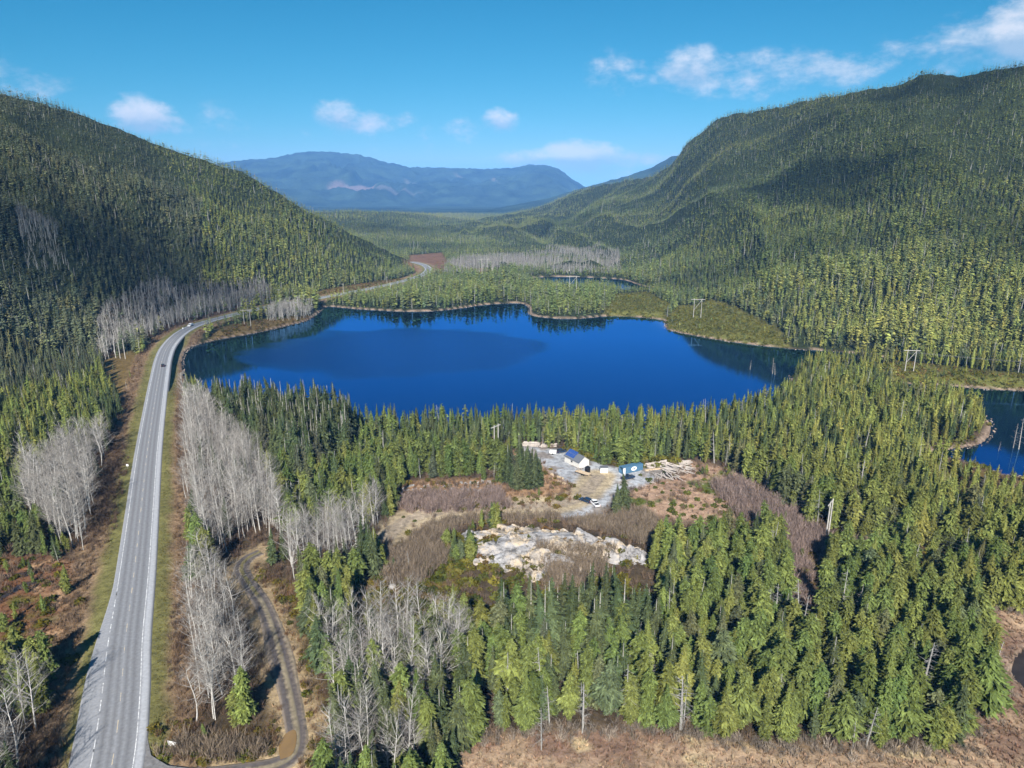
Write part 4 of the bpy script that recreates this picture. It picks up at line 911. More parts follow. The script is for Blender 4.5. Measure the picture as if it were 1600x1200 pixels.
# grass: straw tussocks on the marsh, bog, verges and clearings
def tuft(seed, n=7):
    g = np.random.default_rng(seed); T_ = []; C_ = []
    for i in range(n):
        a = g.random()*6.283; d = np.array([math.cos(a)*.7*g.random(), math.sin(a)*.7*g.random(), .8]); lt = np.array([-math.sin(a), math.cos(a), 0])*.16; p = d*np.array([.3, .3, 0])
        T_ += [p+lt, p-lt, p+d]; tn = .8+.4*g.random(); C_ += [tn]*3
    return np.array(T_), np.repeat(np.array(C_)[:, None], 3, 1)
TUF = [tuft(800+i) for i in range(4)]
def tufts(x, y, z, h0, h1, vary=.3):
    n = len(x); c = ground_col(x, y, z)*1.05; c *= RNG.uniform(1-vary, 1+vary, n)[:, None]; c[:, 0] *= RNG.uniform(.9, 1.1, n)
    return np.column_stack([x, y, z, x, RNG.uniform(h0, h1, n), c])
rows = [tufts(*scatter([MARSH], 1.3, 260), .35, 1.0), tufts(*scatter([BOG], 1.0, 260), .3, .9), tufts(*scatter([CLEAR, TANBANK], .8), .25, .7), tufts(*scatter([OPEN[8], OPEN[11], OPEN[12], OPEN[13]], 1.0), .3, .9)]
P_, S_ = dense(ROAD, .06); P_ = P_[np.hypot(P_[:, 0], P_[:, 1]) < 520]; t_ = np.gradient(P_, axis=0); t_ /= np.linalg.norm(t_, axis=1)[:, None]
oo = np.where(RNG.random(len(P_)) < .5, -1, 1)*RNG.uniform(6.6, 13, len(P_)); oo = np.where((oo < 0) & (np.hypot(P_[:, 0], P_[:, 1]) < 215), oo-3.8, oo); bx_ = P_[:, 0]+t_[:, 1]*oo; by_ = P_[:, 1]-t_[:, 0]*oo
k = segdist(bx_, by_, TRACK[::2]) > 4; bx_, by_ = bx_[k], by_[k]
rows.append(tufts(bx_, by_, H(bx_, by_), .2, .6))
stuff_mesh('grass', replicate('g', np.vstack(rows), TUF, M_LEAF, 32), M_LEAF)
# low evergreen shrubs on the lake banks, bog and clearings
def bush(seed, n=60):
    g = np.random.default_rng(seed); T_ = []; C_ = []
    for i in range(n):
        v = g.normal(0, 1, 3); v /= np.linalg.norm(v); v[2] = abs(v[2]); c = v*np.array([.55, .55, .6])*(.6+.5*g.random()); a = g.normal(0, 1, 3); b = np.cross(v, a); b /= np.linalg.norm(b); a = np.cross(b, v)
        s_ = .16+.12*g.random(); T_ += [c+b*s_, c-b*s_, c+(v*.6+a*.5)*s_*2]; C_ += [.75+.5*g.random()]*3
    return np.array(T_), np.repeat(np.array(C_)[:, None], 3, 1)
BUS = [bush(850+i, 60) for i in range(4)]; BUSF = [bush(870+i, 14) for i in range(4)]
def bushes(x, y, z, h0, h1, ca, cb):
    n = len(x); q = RNG.random(n)[:, None]; c = np.array(ca)*(1-q)+np.array(cb)*q; c = c*RNG.uniform(.7, 1.25, n)[:, None]; return np.column_stack([x, y, z, np.hypot(x, y), RNG.uniform(h0, h1, n), c])
g1, g2 = (.07, .085, .02), (.17, .15, .03)
rows = np.vstack([bushes(*scatter(OPEN[1:3], .16), .8, 2.6, g1, g2), bushes(*scatter([OPEN[3]], .10), .8, 2.2, g1, (.2, .13, .05)), bushes(*scatter([OPEN[4], OPEN[5], OPEN[7]], .10), .8, 2.4, g1, (.16, .09, .04)), bushes(*scatter([BOG], .05), .8, 2.4, g1, (.14, .12, .02)),
    bushes(*scatter([OPEN[8], OPEN[9], OPEN[11], TANBANK], .06), .7, 2.0, g1, (.16, .12, .03)), bushes(*scatter([CLEAR], .035), .7, 2.0, g1, (.13, .14, .03)), bushes(*(lambda a: (a[0], a[1], a[2]+1.0))(scatter([ROCK], .06)), .6, 1.9, g1, (.16, .09, .04)), bushes(*scatter(BRUSHES, .035), .8, 2.2, g1, (.15, .12, .03)),
    bushes(*scatter([OPEN[12], OPEN[13]], .07), .7, 2.0, g1, (.17, .13, .03)), bushes(*scatter([PZ((700, 830), (780, 860), (760, 905), (690, 905))], .2), 1, 2.6, g1, g2), bushes(*scatter([LOWBAND], .05), 1, 3.4, g1, g2), bushes(*scatter([NOTREE[-2]], .05), 1, 3.2, g1, g2), bushes(*scatter([GP([(880, 698), (1060, 712), (1060, 722), (985, 730), (945, 724)], 6)], .2), 1.5, 4.5, g1, g2), bushes(*scatter([GP([(560, 890), (700, 880), (1010, 880), (1030, 980), (560, 985)], 5)], .08), .8, 2.6, g1, (.16, .12, .03))])
nr = rows[:, 3] < 330
stuff_mesh('undergrowth', merge([replicate('u', rows[nr], BUS, M_LEAF, 33), replicate('u', rows[~nr], BUSF, M_LEAF, 34)]), M_LEAF)

# ================================================================ ROCK OUTCROP
def rock_mat():
    m, nt, N, L = mat('pale_rock'); o = N('ShaderNodeOutputMaterial'); b = N('ShaderNodeBsdfPrincipled'); b.inputs['Roughness'].default_value = .9; g = N('ShaderNodeNewGeometry')
    n = N('ShaderNodeTexNoise'); n.inputs['Scale'].default_value = .11; n.inputs['Detail'].default_value = 7; n.inputs['Roughness'].default_value = .62; L(g.outputs['Position'], n.inputs['Vector'])
    cr = N('ShaderNodeValToRGB'); e = cr.color_ramp.elements; e[0].position = .30; e[0].color = (.10, .075, .05, 1); e[1].position = .74; e[1].color = (.42, .42, .43, 1)
    for p, c in ((.40, (.34, .30, .26, 1)), (.46, (.50, .40, .28, 1)), (.53, (.36, .34, .33, 1)), (.60, (.24, .235, .24, 1)), (.66, (.38, .37, .37, 1))):
        q = cr.color_ramp.elements.new(p); q.color = c
    L(n.outputs[0], cr.inputs[0]); v = N('ShaderNodeTexNoise'); v.inputs['Scale'].default_value = .35; v.inputs['Detail'].default_value = 7; v.inputs['Roughness'].default_value = .7; mpv = N('ShaderNodeMapping'); mpv.inputs['Scale'].default_value = (1, 2.2, 2.5)
    n2 = N('ShaderNodeTexNoise'); n2.inputs['Scale'].default_value = .8; n2.inputs['Detail'].default_value = 4; L(g.outputs['Position'], n2.inputs['Vector'])
    mixv = N('ShaderNodeVectorMath'); mixv.operation = 'MULTIPLY_ADD'; mixv.inputs[1].default_value = (2.2, 2.2, 2.2); L(n2.outputs['Color'], mixv.inputs[0]); L(g.outputs['Position'], mixv.inputs[2]); L(g.outputs['Position'], mpv.inputs['Vector']); L(mpv.outputs[0], v.inputs['Vector'])
    r = N('ShaderNodeMapRange'); r.inputs[1].default_value = .38; r.inputs[2].default_value = .52; r.inputs[3].default_value = .28; L(v.outputs[0], r.inputs[0])
    s_ = N('ShaderNodeVectorMath'); s_.operation = 'SCALE'; L(cr.outputs[0], s_.inputs[0]); L(r.outputs[0], s_.inputs['Scale']); s9 = N('ShaderNodeVectorMath'); s9.operation = 'SCALE'; s9.inputs['Scale'].default_value = .95; L(s_.outputs[0], s9.inputs[0]); L(s9.outputs[0], b.inputs['Base Color'])
    bp = N('ShaderNodeBump'); bp.inputs['Distance'].default_value = .5; bp.inputs['Strength'].default_value = .7; L(n2.outputs[0], bp.inputs['Height']); L(bp.outputs[0], b.inputs['Normal'])
    L(b.outputs[0], o.inputs[0]); return m
M_ROCK = rock_mat()
x0, y0 = ROCK.min(0)-3; x1, y1 = ROCK.max(0)+3; nx, ny = int((x1-x0)/.35), int((y1-y0)/.35)
XX, YY = np.meshgrid(np.linspace(x0, x1, nx), np.linspace(y0, y1, ny)); sdr = segdist(XX, YY, ROCK, True)*np.where(inpoly(XX, YY, ROCK), 1, -1)+3.2*fbm(XX/6, YY/6, 401)+.6
cell = np.abs(fbm(XX/9, YY/7, 411, 3)); cell2 = vn(XX/3.5, YY/2.2, 421)
hz = H(XX, YY)+np.clip(sdr+.3, -1.5, 1.8)*.55+2.0*cell*np.clip(sdr, 0, 1.5)+.5*np.floor(cell2*3)/3*np.clip(sdr, 0, 1)-.25+.18*fbm(XX/1.2, YY/1.2, 431, 2)*np.clip(sdr, 0, 1)
rp = np.random.default_rng(77); npt = 190; PXr = rp.uniform(x0, x1, npt); PYr = rp.uniform(y0, y1, npt); wx = XX+.9*fbm(XX/2, YY/2, 441, 3); wy = YY+.9*fbm(XX/2, YY/2, 451, 3)
dd_ = np.stack([((wx-a_)**2+((wy-b_)*1.5)**2) for a_, b_ in zip(PXr, PYr)]); i1 = dd_.argmin(0); ds_ = np.sort(dd_, axis=0)[:2]; gapw = np.sqrt(ds_[1])-np.sqrt(ds_[0])
rh_ = rp.uniform(-.7, .8, npt); tx_ = rp.normal(0, .16, npt); ty_ = rp.normal(.05, .2, npt); k_ = np.clip(sdr+.2, 0, 1)
hz = hz+k_*(rh_[i1]+tx_[i1]*(XX-PXr[i1])+ty_[i1]*(YY-PYr[i1]))-k_*.9*(1-sst(.0, .45, gapw))
hz = np.where(sdr < -.9, H(XX, YY)-.8, hz)
o = add('rock_outcrop', mesh_np('rock_outcrop', np.stack([XX, YY, hz], -1).reshape(-1, 3), grid_faces(ny, nx)), M_ROCK); tag(o, 'broad pale bedrock outcrop with cream stains above the foreground trees', 'rock outcrop')
def boulder_mesh(seed):
    import bmesh
    bm = bmesh.new(); bmesh.ops.create_icosphere(bm, subdivisions=3, radius=1); g = np.random.default_rng(seed)
    pl = [(g.normal(0, 1, 3)) for _ in range(9)]; pl = [p/np.linalg.norm(p) for p in pl]
    for v_ in bm.verts:
        c = np.array(v_.co); 
        for p in pl:
            d_ = c@p-.72
            if d_ > 0: c = c-p*d_
        c *= 1+.12*float(fbm(c[0]*2+seed, c[1]*2+c[2], 3, 2)); v_.co = c*np.array([1, .8, .65])
    me = bpy.data.meshes.new('boulder'); bm.to_mesh(me); bm.free(); return me
BOU = [boulder_mesh(i) for i in range(4)]
for me in BOU: me.materials.append(M_ROCK)
bpts = [(1391, 868, 1.3, 'single white boulder in the right-hand forest clearing'), (622, 868, 1.1, 'pale boulder on the brushy slope left of the outcrop, upper one'), (640, 890, 1.4, 'pale boulder on the brushy slope left of the outcrop, middle one'),
  (612, 905, 1.2, 'pale boulder on the brushy slope left of the outcrop, lowest one'), (745, 880, 1.5, 'cream boulder at the left foot of the rock outcrop'), (790, 893, 1.2, 'grey boulder just below the middle of the rock outcrop'), (905, 890, 1.3, 'cream boulder below the right part of the rock outcrop'), (700, 868, 1.0, 'small pale boulder beside the conifers left of the outcrop')]
for i, (u, v, s_, lab) in enumerate(bpts):
    p = G(u, v, 7); o = add('boulder', BOU[i % 4]); o.location = (p[0], p[1], float(H(*p))+.3*s_); o.scale = (s_,)*3; o.rotation_euler = (0, 0, i*1.3); tag(o, lab, 'boulder', 'pale boulders around the outcrop')
# rubble on the cut bank beside the gravel road
x, y, z = scatter([GP([(620, 752), (775, 748), (780, 775), (640, 788)], 6)], .35); g_ = np.random.default_rng(5)
def chip(seed):
    g = np.random.default_rng(seed); P = g.normal(0, 1, (6, 3)); P /= np.linalg.norm(P, axis=1)[:, None]; T_ = []
    oc = np.array([(1, 0, 0), (-1, 0, 0), (0, 1, 0), (0, -1, 0), (0, 0, 1), (0, 0, -1)])*.5+P*.22
    for a in (0, 1):
        for b in (2, 3):
            for c in (4, 5): T_ += [oc[a], oc[b], oc[c]]
    return np.array(T_), np.ones((len(T_), 3))
CH = [chip(i) for i in range(5)]
x2, y2, z2 = scatter([CLEAR], .12)
rows = np.vstack([np.column_stack([x, y, z, x, RNG.uniform(.4, 1.8, len(x)), np.array([.34, .33, .32])*RNG.uniform(.6, 1.2, len(x))[:, None]]), np.column_stack([x2, y2, z2, x2, RNG.uniform(.2, .8, len(x2)), np.array([.5, .42, .34])*RNG.uniform(.6, 1.2, len(x2))[:, None]])])
sh_ = []
for p in (LAKE, POND2): 
    q = offset(p, -1.2); sg = np.concatenate([q, q[:1]]); dd_, _ = dense(sg, .9); sh_.append(dd_+RNG.normal(0, .5, dd_.shape))
sh_ = np.vstack(sh_); zh = H(sh_[:, 0], sh_[:, 1]); rows = np.vstack([rows, np.column_stack([sh_[:, 0], sh_[:, 1], np.maximum(zh, -.05), zh, RNG.uniform(.3, 1.1, len(zh)), np.array([.34, .27, .21])*RNG.uniform(.6, 1.3, len(zh))[:, None]])])
stuff_mesh('rubble', replicate('r', rows, CH, M_BARK, 41), M_BARK)

# ================================================================ BUILT THINGS
M_WOODW = plain('weathered_log', (.42, .37, .33), .9, noise=.25, scale=1.5); M_WOOD = plain('cut_wood', (.55, .42, .28), .8, noise=.2, scale=3); M_POLE = plain('pole_wood', (.42, .40, .37), .9, noise=.15, scale=1)
M_WHT = plain('white_metal_paint', (.78, .78, .77), .5, noise=.05, scale=2); M_WALL = plain('painted_siding', (.62, .60, .56), .7, noise=.08, scale=2); M_ROOF = plain('grey_roofing', (.13, .14, .16), .6, noise=.12, scale=4)
M_SOLAR = plain('solar_glass', (.02, .07, .28), .15, noise=.1, scale=2, spec=.6); M_FRAME = plain('dark_metal', (.04, .04, .045), .5, .2, .1, 3); M_BLUE = plain('container_paint', (.07, .16, .26), .55, noise=.12, scale=1.5)
M_BLACK = plain('black_paint', (.012, .012, .014), .3, noise=.05, spec=.5); M_DBLUE = plain('dark_blue_paint', (.012, .03, .07), .3, noise=.05, spec=.5); M_CARW = plain('white_car_paint', (.75, .75, .76), .3, noise=.03, spec=.5)
M_GLASS = plain('window_glass', (.02, .025, .03), .08, noise=.02, spec=.8); M_TYRE = plain('tyre_rubber', (.02, .02, .02), .8, noise=.05); M_RIM = plain('wheel_rim', (.4, .4, .4), .4, .6, .05)
M_LAMP = plain('headlight_glass', (.8, .8, .75), .2, noise=.02); M_RED = plain('tail_light', (.4, .02, .02), .3, noise=.02)
import bmesh
class MB:
    def __init__(s): s.bm = bmesh.new()
    def box(s, c, d, rz=0, taper=1.0, ry=0):
        r = bmesh.ops.create_cube(s.bm, size=1)['verts']; co, si = math.cos(rz), math.sin(rz)
        for v in r:
            x, y, z = v.co.x*d[0], v.co.y*d[1], v.co.z*d[2]
            if v.co.z > 0: x *= taper; y *= taper if taper < 1 else 1
            v.co = (c[0]+x*co-y*si, c[1]+x*si+y*co, c[2]+z)
        return s
    def tube(s, a, b, r0, r1=None, n=8):
        a, b = np.array(a, float), np.array(b, float); d = b-a; L = np.linalg.norm(d); d /= L; u = np.cross(d, [.2, .9, .3]); u /= np.linalg.norm(u); v = np.cross(d, u); r1 = r0 if r1 is None else r1
        A = [s.bm.verts.new(a+r0*(math.cos(6.283*i/n)*u+math.sin(6.283*i/n)*v)) for i in range(n)]; B = [s.bm.verts.new(b+r1*(math.cos(6.283*i/n)*u+math.sin(6.283*i/n)*v)) for i in range(n)]
        for i in range(n): s.bm.faces.new((A[i], A[(i+1) % n], B[(i+1) % n], B[i]))
        s.bm.faces.new(A[::-1]); s.bm.faces.new(B); return s
    def poly(s, pts, faces):
        V_ = [s.bm.verts.new(p) for p in pts]
        for f in faces: s.bm.faces.new([V_[i] for i in f])
        return s
    def prism(s, prof, y0, y1):      # outline in x,z pushed along y
        n = len(prof); A = [s.bm.verts.new((p[0], y0, p[1])) for p in prof]; B = [s.bm.verts.new((p[0], y1, p[1])) for p in prof]
        for i in range(n): s.bm.faces.new((A[i], A[(i+1) % n], B[(i+1) % n], B[i]))
        s.bm.faces.new(A[::-1]); s.bm.faces.new(B); return s
    def done(s, name, m, parent=None, bevel=0):
        bmesh.ops.recalc_face_normals(s.bm, faces=s.bm.faces)
        if bevel: bmesh.ops.bevel(s.bm, geom=list(s.bm.edges), offset=bevel, segments=2, affect='EDGES', profile=.7)
        me = bpy.data.meshes.new(name); s.bm.to_mesh(me); s.bm.free(); return add(name, me, m, parent)
def thing(name, lab, catg, loc, rz=0, group=None):
    e = bpy.data.objects.new(name, None); COL.objects.link(e); e.location = loc; e.rotation_euler = (0, 0, rz); return tag(e, lab, catg, group)
def at(u, v, z=None):
    zz_ = 5.0 if z is None else z
    for _ in range(6):
        p = G(u, v, zz_); 
        if z is not None: break
        zz_ = float(H(p[0], p[1]))
    return float(p[0]), float(p[1]), zz_
def ang(a, b): return math.atan2(b[1]-a[1], b[0]-a[0])
# --- workshop with solar panels
a, b, c = at(882, 721), at(904.5, 731.5), at(918, 727)
L_, W_ = math.dist(a[:2], b[:2]), 5.2; rz = ang(a, b); print('shed', L_)
L_ = max(6.5, min(L_, 10)); z_ = min(a[2], b[2])
E_ = thing('workshop', 'small pale workshop with grey gable roof carrying blue solar panels in the work yard', 'building', (b[0], b[1], z_), rz)
# local: x from -L..0 along the front wall, y 0..W to the back
wh, rh = 2.7, 1.9
m_ = MB(); m_.poly([(-L_, 0, -.3), (0, 0, -.3), (0, W_, -.3), (-L_, W_, -.3), (-L_, 0, wh), (0, 0, wh), (0, W_, wh), (-L_, W_, wh), (-L_, W_/2, wh+rh-.05), (0, W_/2, wh+rh-.05)], [(0, 1, 5, 4), (2, 3, 7, 6), (1, 2, 6, 9, 5), (3, 0, 4, 8, 7)]); m_.done('wall', M_WALL, E_)
ov = .35
def roof_side(sgn):
    y0_, y1_ = (-ov, W_/2) if sgn < 0 else (W_+ov, W_/2); k = rh/(W_/2); z0_ = wh-ov*k
    return MB().poly([(-L_-ov, y0_, z0_), (ov, y0_, z0_), (ov, y1_, wh+rh), (-L_-ov, y1_, wh+rh), (-L_-ov, y0_, z0_+.14), (ov, y0_, z0_+.14), (ov, y1_, wh+rh+.14), (-L_-ov, y1_, wh+rh+.14)], [(0, 1, 2, 3), (4, 5, 6, 7), (0, 1, 5, 4), (1, 2, 6, 5), (3, 0, 4, 7), (2, 3, 7, 6)]).done('roof_panel', M_ROOF, E_)
roof_side(-1); roof_side(1)
k = rh/(W_/2); pw_, ph_ = (L_*.58)/5, 1.28
for i in range(5):
    for j in range(2):
        xa = -L_+.15+i*pw_; ya = .25+j*(ph_+.12); P = []
        for dz in (.20, .26):
            for (xx, yy) in ((xa, ya), (xa+pw_-.18, ya), (xa+pw_-.18, ya+ph_-.06), (xa, ya+ph_-.06)): P.append((xx, yy, wh+yy*k+dz))
        MB().poly(P, [(0, 1, 2, 3), (4, 5, 6, 7), (0, 1, 5, 4), (1, 2, 6, 5), (2, 3, 7, 6), (3, 0, 4, 7)]).done('solar_panel', M_SOLAR, E_)
MB().box((.03, W_*.45, 1.2), (.08, 2.0, 2.3)).done('door', M_WHT, E_); MB().box((-L_*.5, -.03, 1.6), (1.0, .07, .7)).done('window', M_GLASS, E_)
# --- shipping container with an open door
a, b = at(973, 742), at(1004, 734.5); rz = ang(a, b); L_ = math.dist(a[:2], b[:2]); print('container', L_); L_ = max(7, min(L_, 12.2))
E_ = thing('shipping_container', 'blue-green shipping container with white oval emblem and one door standing open', 'container', (a[0], a[1], min(a[2], b[2])+.15), rz)
m_ = MB(); Wc, Hc = 2.44, 2.7; m_.box((L_/2, Wc/2, .06), (L_, Wc, .12)); m_.box((L_/2, Wc/2, Hc-.05), (L_, Wc, .1)); m_.box((L_/2, .04, Hc/2), (L_-.1, .06, Hc-.24)); m_.box((L_/2, Wc-.04, Hc/2), (L_-.1, .06, Hc-.24)); m_.box((L_-.04, Wc/2, Hc/2), (.06, Wc-.2, Hc-.24))
for i in range(int(L_/.3)): m_.box((.2+i*.3, .0, Hc/2), (.14, .07, Hc-.3)); m_.box((.2+i*.3, Wc, Hc/2), (.14, .07, Hc-.3)); m_.box((.2+i*.3, Wc/2, Hc+.01), (.14, Wc-.2, .05))
m_.done('body', M_BLUE, E_)
m_ = MB()
for xx in (0, L_):
    for yy in (0, Wc): m_.box((xx, yy, Hc/2), (.16, .16, Hc+.04))
m_.done('corner_post', M_BLUE, E_)
d_ = MB().box((.55, -.16, Hc/2), (1.15, .06, Hc-.3)).done('door', M_WHT, E_)
MB().tube((.2, -.21, .3), (.2, -.21, Hc-.3), .03).tube((.9, -.21, .3), (.9, -.21, Hc-.3), .03).done('lock_bar', M_RIM, d_)
m_ = MB(); n = 28; cx, cz, rx, rz2 = L_*.55, Hc*.55, 1.35, .85
m_.prism([(cx+rx*math.cos(6.283*i/n), cz+rz2*math.sin(6.283*i/n)) for i in range(n)], -.10, -.055); m_.done('emblem', M_WHT, E_)
m_ = MB().prism([(cx-.5, cz-.15), (cx-.1, cz+.28), (cx+.1, cz+.05), (cx+.45, cz+.32), (cx+.6, cz-.2), (cx+.05, cz-.3)], -.12, -.102); m_.done('emblem_mark', M_BLUE, E_)
# --- vehicles: x forward
def vehicle(name, lab, catg, loc, rz, body, kind='suv', group=None, L=4.7, W=1.85):
    E = thing(name, lab, catg, loc, rz, group); h = .55
    if kind == 'pickup': pr = [(-L/2, h), (-L/2, 1.15), (-.35*L/2+.15, 1.15), (-.3*L/2+.15, 1.2), (.45*L/2, 1.2), (.97*L/2, 1.08), (L/2, .8), (L/2, h)]; cab = [(-.22*L/2, 1.18), (-.14*L/2, 1.78), (.22*L/2, 1.80), (.46*L/2, 1.2)]
    elif kind == 'van': pr = [(-L/2, .5), (-L/2, 1.3), (.6*L/2, 1.3), (.97*L/2, 1.05), (L/2, .8), (L/2, .5)]; cab = [(-L/2+.05, 1.28), (-L/2+.12, 2.15), (.38*L/2, 2.15), (.66*L/2, 1.3)]
    else: pr = [(-L/2, .45), (-L/2+.03, 1.0), (.42*L/2, 1.02), (.95*L/2, .88), (L/2, .7), (L/2, .45)]; cab = [(-L/2+.15, 1.0), (-L/2+.45, 1.58), (.1*L/2, 1.62), (.46*L/2, 1.02)]
    MB().prism(pr, -W/2, W/2).done('body', body, E, .05)
    MB().prism(cab, -W/2+.12, W/2-.12).done('cabin', M_GLASS if kind != 'van' else body, E, .05)
    (x0_, z0_), (x1_, z1_), (x2_, z2_), (x3_, z3_) = cab; MB().prism([(x1_+.02, z1_-.02), (x1_+.1, z1_+.06), (x2_-.1, z2_+.06), (x2_, z2_-.02)], -W/2+.14, W/2-.14).done('roof', body, E, .015)
    if kind == 'van':
        MB().prism([(x2_+.02, z2_-.15), (x3_, z3_+.05), (x3_+.05, z3_+.05), (x2_+.1, z2_-.12)], -W/2+.2, W/2-.2).done('windscreen', M_GLASS, E)
    if kind == 'pickup': MB().box((-L/2+.95, 0, 1.165), (1.5, W-.35, .02)).done('cargo_bed', M_FRAME, E)
    for sx in (-.6, .62):
        for sy in (-1, 1):
            wv_ = MB().tube((sx*L/2, sy*(W/2-.24), .36), (sx*L/2, sy*(W/2+.01), .36), .36, n=16).done('wheel', M_TYRE, E); MB().tube((sx*L/2, sy*(W/2+.0), .36), (sx*L/2, sy*(W/2+.03), .36), .2, n=12).done('rim', M_RIM, wv_)
    for sy in (-1, 1):
        MB().box((L/2-.02, sy*(W/2-.25), .78), (.1, .35, .16)).done('headlight', M_LAMP, E); MB().box((-L/2+.0, sy*(W/2-.2), .92), (.08, .22, .22)).done('tail_light', M_RED, E)
    return E
def roadat(u, v, off):
    p = np.array(at(u, v, ROADZ)[:2]); i = int(np.argmin(((RP-p)**2).sum(1))); t = RP[min(i+1, len(RP)-1)]-RP[max(i-1, 0)]; t = t/np.linalg.norm(t); q = RP[i]+np.array([t[1], -t[0]])*off; return (float(q[0]), float(q[1]), ROADZ+.06), math.atan2(t[1], t[0])
l_, r_ = roadat(252, 573, 1.3); vehicle('car', 'small black car on the highway bend beside the lake', 'car', l_, r_, M_BLACK, L=4.4)
l_, r_ = roadat(303, 510, -1.8); vehicle('van', 'white van coming round the bend on the highway', 'van', l_, r_+math.pi, M_CARW, 'van', L=6.4, W=2.3)
l_ = at(981, 748.5); vehicle('pickup_truck', 'dark blue pickup parked against the blue-green container', 'pickup truck', l_, ang(at(973, 742), at(1004, 734.5)), M_DBLUE, 'pickup', L=5.6, W=1.95)
l_ = at(915, 784); vehicle('parked_car', 'dark blue car at the yard entrance beside the white pickup', 'car', l_, 2.4, M_DBLUE)
l_ = at(929, 789); vehicle('parked_pickup', 'white pickup at the yard entrance just above the brown brush', 'pickup truck', l_, 1.9, M_CARW, 'pickup', L=5.5, W=1.95)
l_ = at(878, 707); vehicle('parked_car', 'dark blue car parked behind the solar-roofed workshop', 'car', l_, .4, M_DBLUE)
# --- flatbed trailer with tank
l_ = at(911, 741); E_ = thing('flatbed_trailer', 'low flatbed trailer with stake rails parked in front of the workshop', 'trailer', l_, ang(at(901, 736), at(921, 742)))
MB().box((0, 0, .75), (6.2, 2.3, .18)).done('deck', M_WOOD, E_); m_ = MB()
for yy in (-1.15, 1.15): m_.box((0, yy, .62), (6.3, .12, .2))
m_.done('frame', M_FRAME, E_)
for xx in (-2.9, -1.6): MB().box((xx, -1.1, 1.3), (.1, .1, 1.1)).box((xx, 1.1, 1.3), (.1, .1, 1.1)).box((xx, 0, 1.8), (.08, 2.2, .14)).done('stake_rail', M_WOODW, E_)
for xx in (.2, 1.1):
    for yy in (-1.2, 1.2): MB().tube((xx, yy-.12, .36), (xx, yy+.12, .36), .36, n=14).done('wheel', M_TYRE, E_)
MB().tube((3.1, 0, .6), (4.2, 0, .5), .07).done('drawbar', M_FRAME, E_)
co, si = math.cos(E_.rotation_euler.z), math.sin(E_.rotation_euler.z)
l2 = at(918, 737); t_ = thing('water_tank', 'upright black ribbed tank beside the flatbed trailer', 'tank', l2); m_ = MB().tube((0, 0, 0), (0, 0, 2.0), 1.05, n=20); 
for q in range(5): m_.tube((0, 0, .2+q*.4), (0, 0, .32+q*.4), 1.1, n=20)
m_.done('barrel', M_BLACK, t_); MB().tube((0, 0, 2.0), (0, 0, 2.4), 1.05, .3, n=20).done('shoulder', M_BLACK, t_); MB().tube((0, 0, 2.4), (0, 0, 2.5), .28, n=14).done('lid', M_FRAME, t_)
l_ = at(944, 739); t_ = thing('storage_shed', 'small white storage shed between the workshop and the container', 'shed', l_, .0); MB().box((0, 1.0, 1.05), (2.9, 2.0, 2.1)).done('wall', M_WHT, t_); MB().prism([(-1.6, 2.1), (1.6, 2.1), (1.6, 2.2), (-1.6, 2.2)], -.15, 2.15).done('roof', M_ROOF, t_); MB().box((-.6, -.03, .95), (.9, .06, 1.8)).done('door', M_WALL, t_)
l_ = at(864, 709.5); t_ = thing('utility_trailer', 'small white open-topped box trailer near the upper log pile', 'trailer', l_, -.2)
m_ = MB(); m_.box((0, 0, .6), (2.8, 1.7, .12)); 
for xx, yy, dx, dy in ((-1.4, 0, .07, 1.7), (1.4, 0, .07, 1.7), (0, -.85, 2.8, .07), (0, .85, 2.8, .07)): m_.box((xx, yy, 1.05), (dx, dy, .9))
m_.done('box', M_WHT, t_)
for yy in (-.98, .98): MB().tube((0, yy-.1, .34), (0, yy+.1, .34), .34, n=14).done('wheel', M_TYRE, t_)
MB().tube((1.4, 0, .55), (2.4, 0, .5), .05).done('drawbar', M_FRAME, t_)
# --- logs and boards
def log(name, lab, catg, grp, a, b, r0, m):
    a, b = np.array(a), np.array(b); c = (a+b)/2; MBo = MB().tube(a-c, b-c, r0, r0*.8, 9); o = MBo.done(name, m); o.location = c; tag(o, lab, catg, grp); return o
def pile(grp, where, A, B, n, rad, rows, jit=0.0, m=None, halfw=1.5):
    A, B = np.array(at(*A)), np.array(at(*B)); d = B-A; d[2] = 0; u = d/np.linalg.norm(d); nrm = np.array([-u[1], u[0], 0]); zb = (A[2]+B[2])/2; k = 0
    for lv in range(rows):
        q = max(2, int(n/rows)-lv)
        for i in range(q):
            off = (i-(q-1)/2)*rad*2.15; s0 = rnd.uniform(-.8, .8); e0 = rnd.uniform(-.8, .8); zz_ = zb+rad+lv*rad*1.75
            a = A*[1, 1, 0]+nrm*off+u*s0+[0, 0, zz_]+nrm*rnd.uniform(-jit, jit); b = B*[1, 1, 0]+nrm*off+u*e0+[0, 0, zz_+rnd.uniform(-jit, jit)*.25]+nrm*rnd.uniform(-jit, jit)
            lvl = ['bottom', 'second', 'third', 'top'][lv] if lv < rows-1 else 'top'
            log('log', 'pale barkless log in %s, %s from front in %s layer' % (where, ordn(i), lvl), 'log', grp, a, b, rad*rnd.uniform(.8, 1.15), m or M_WOODW)
pile('logs stacked at the upper yard corner', 'upper yard stack', (816, 696), (843, 697), 13, .33, 3)
pile('logs stacked at the yard corner near the utility trailer', 'yard-corner stack', (845, 698), (868, 697.5), 9, .33, 2)
pile('logs stacked right of the container', 'stack right of container', (1010, 731), (1040, 726), 12, .36, 3, .15)
pile('long logs lying behind the jumbled heap', 'row behind jumbled heap', (1040, 726), (1078, 724), 8, .33, 2, .5)
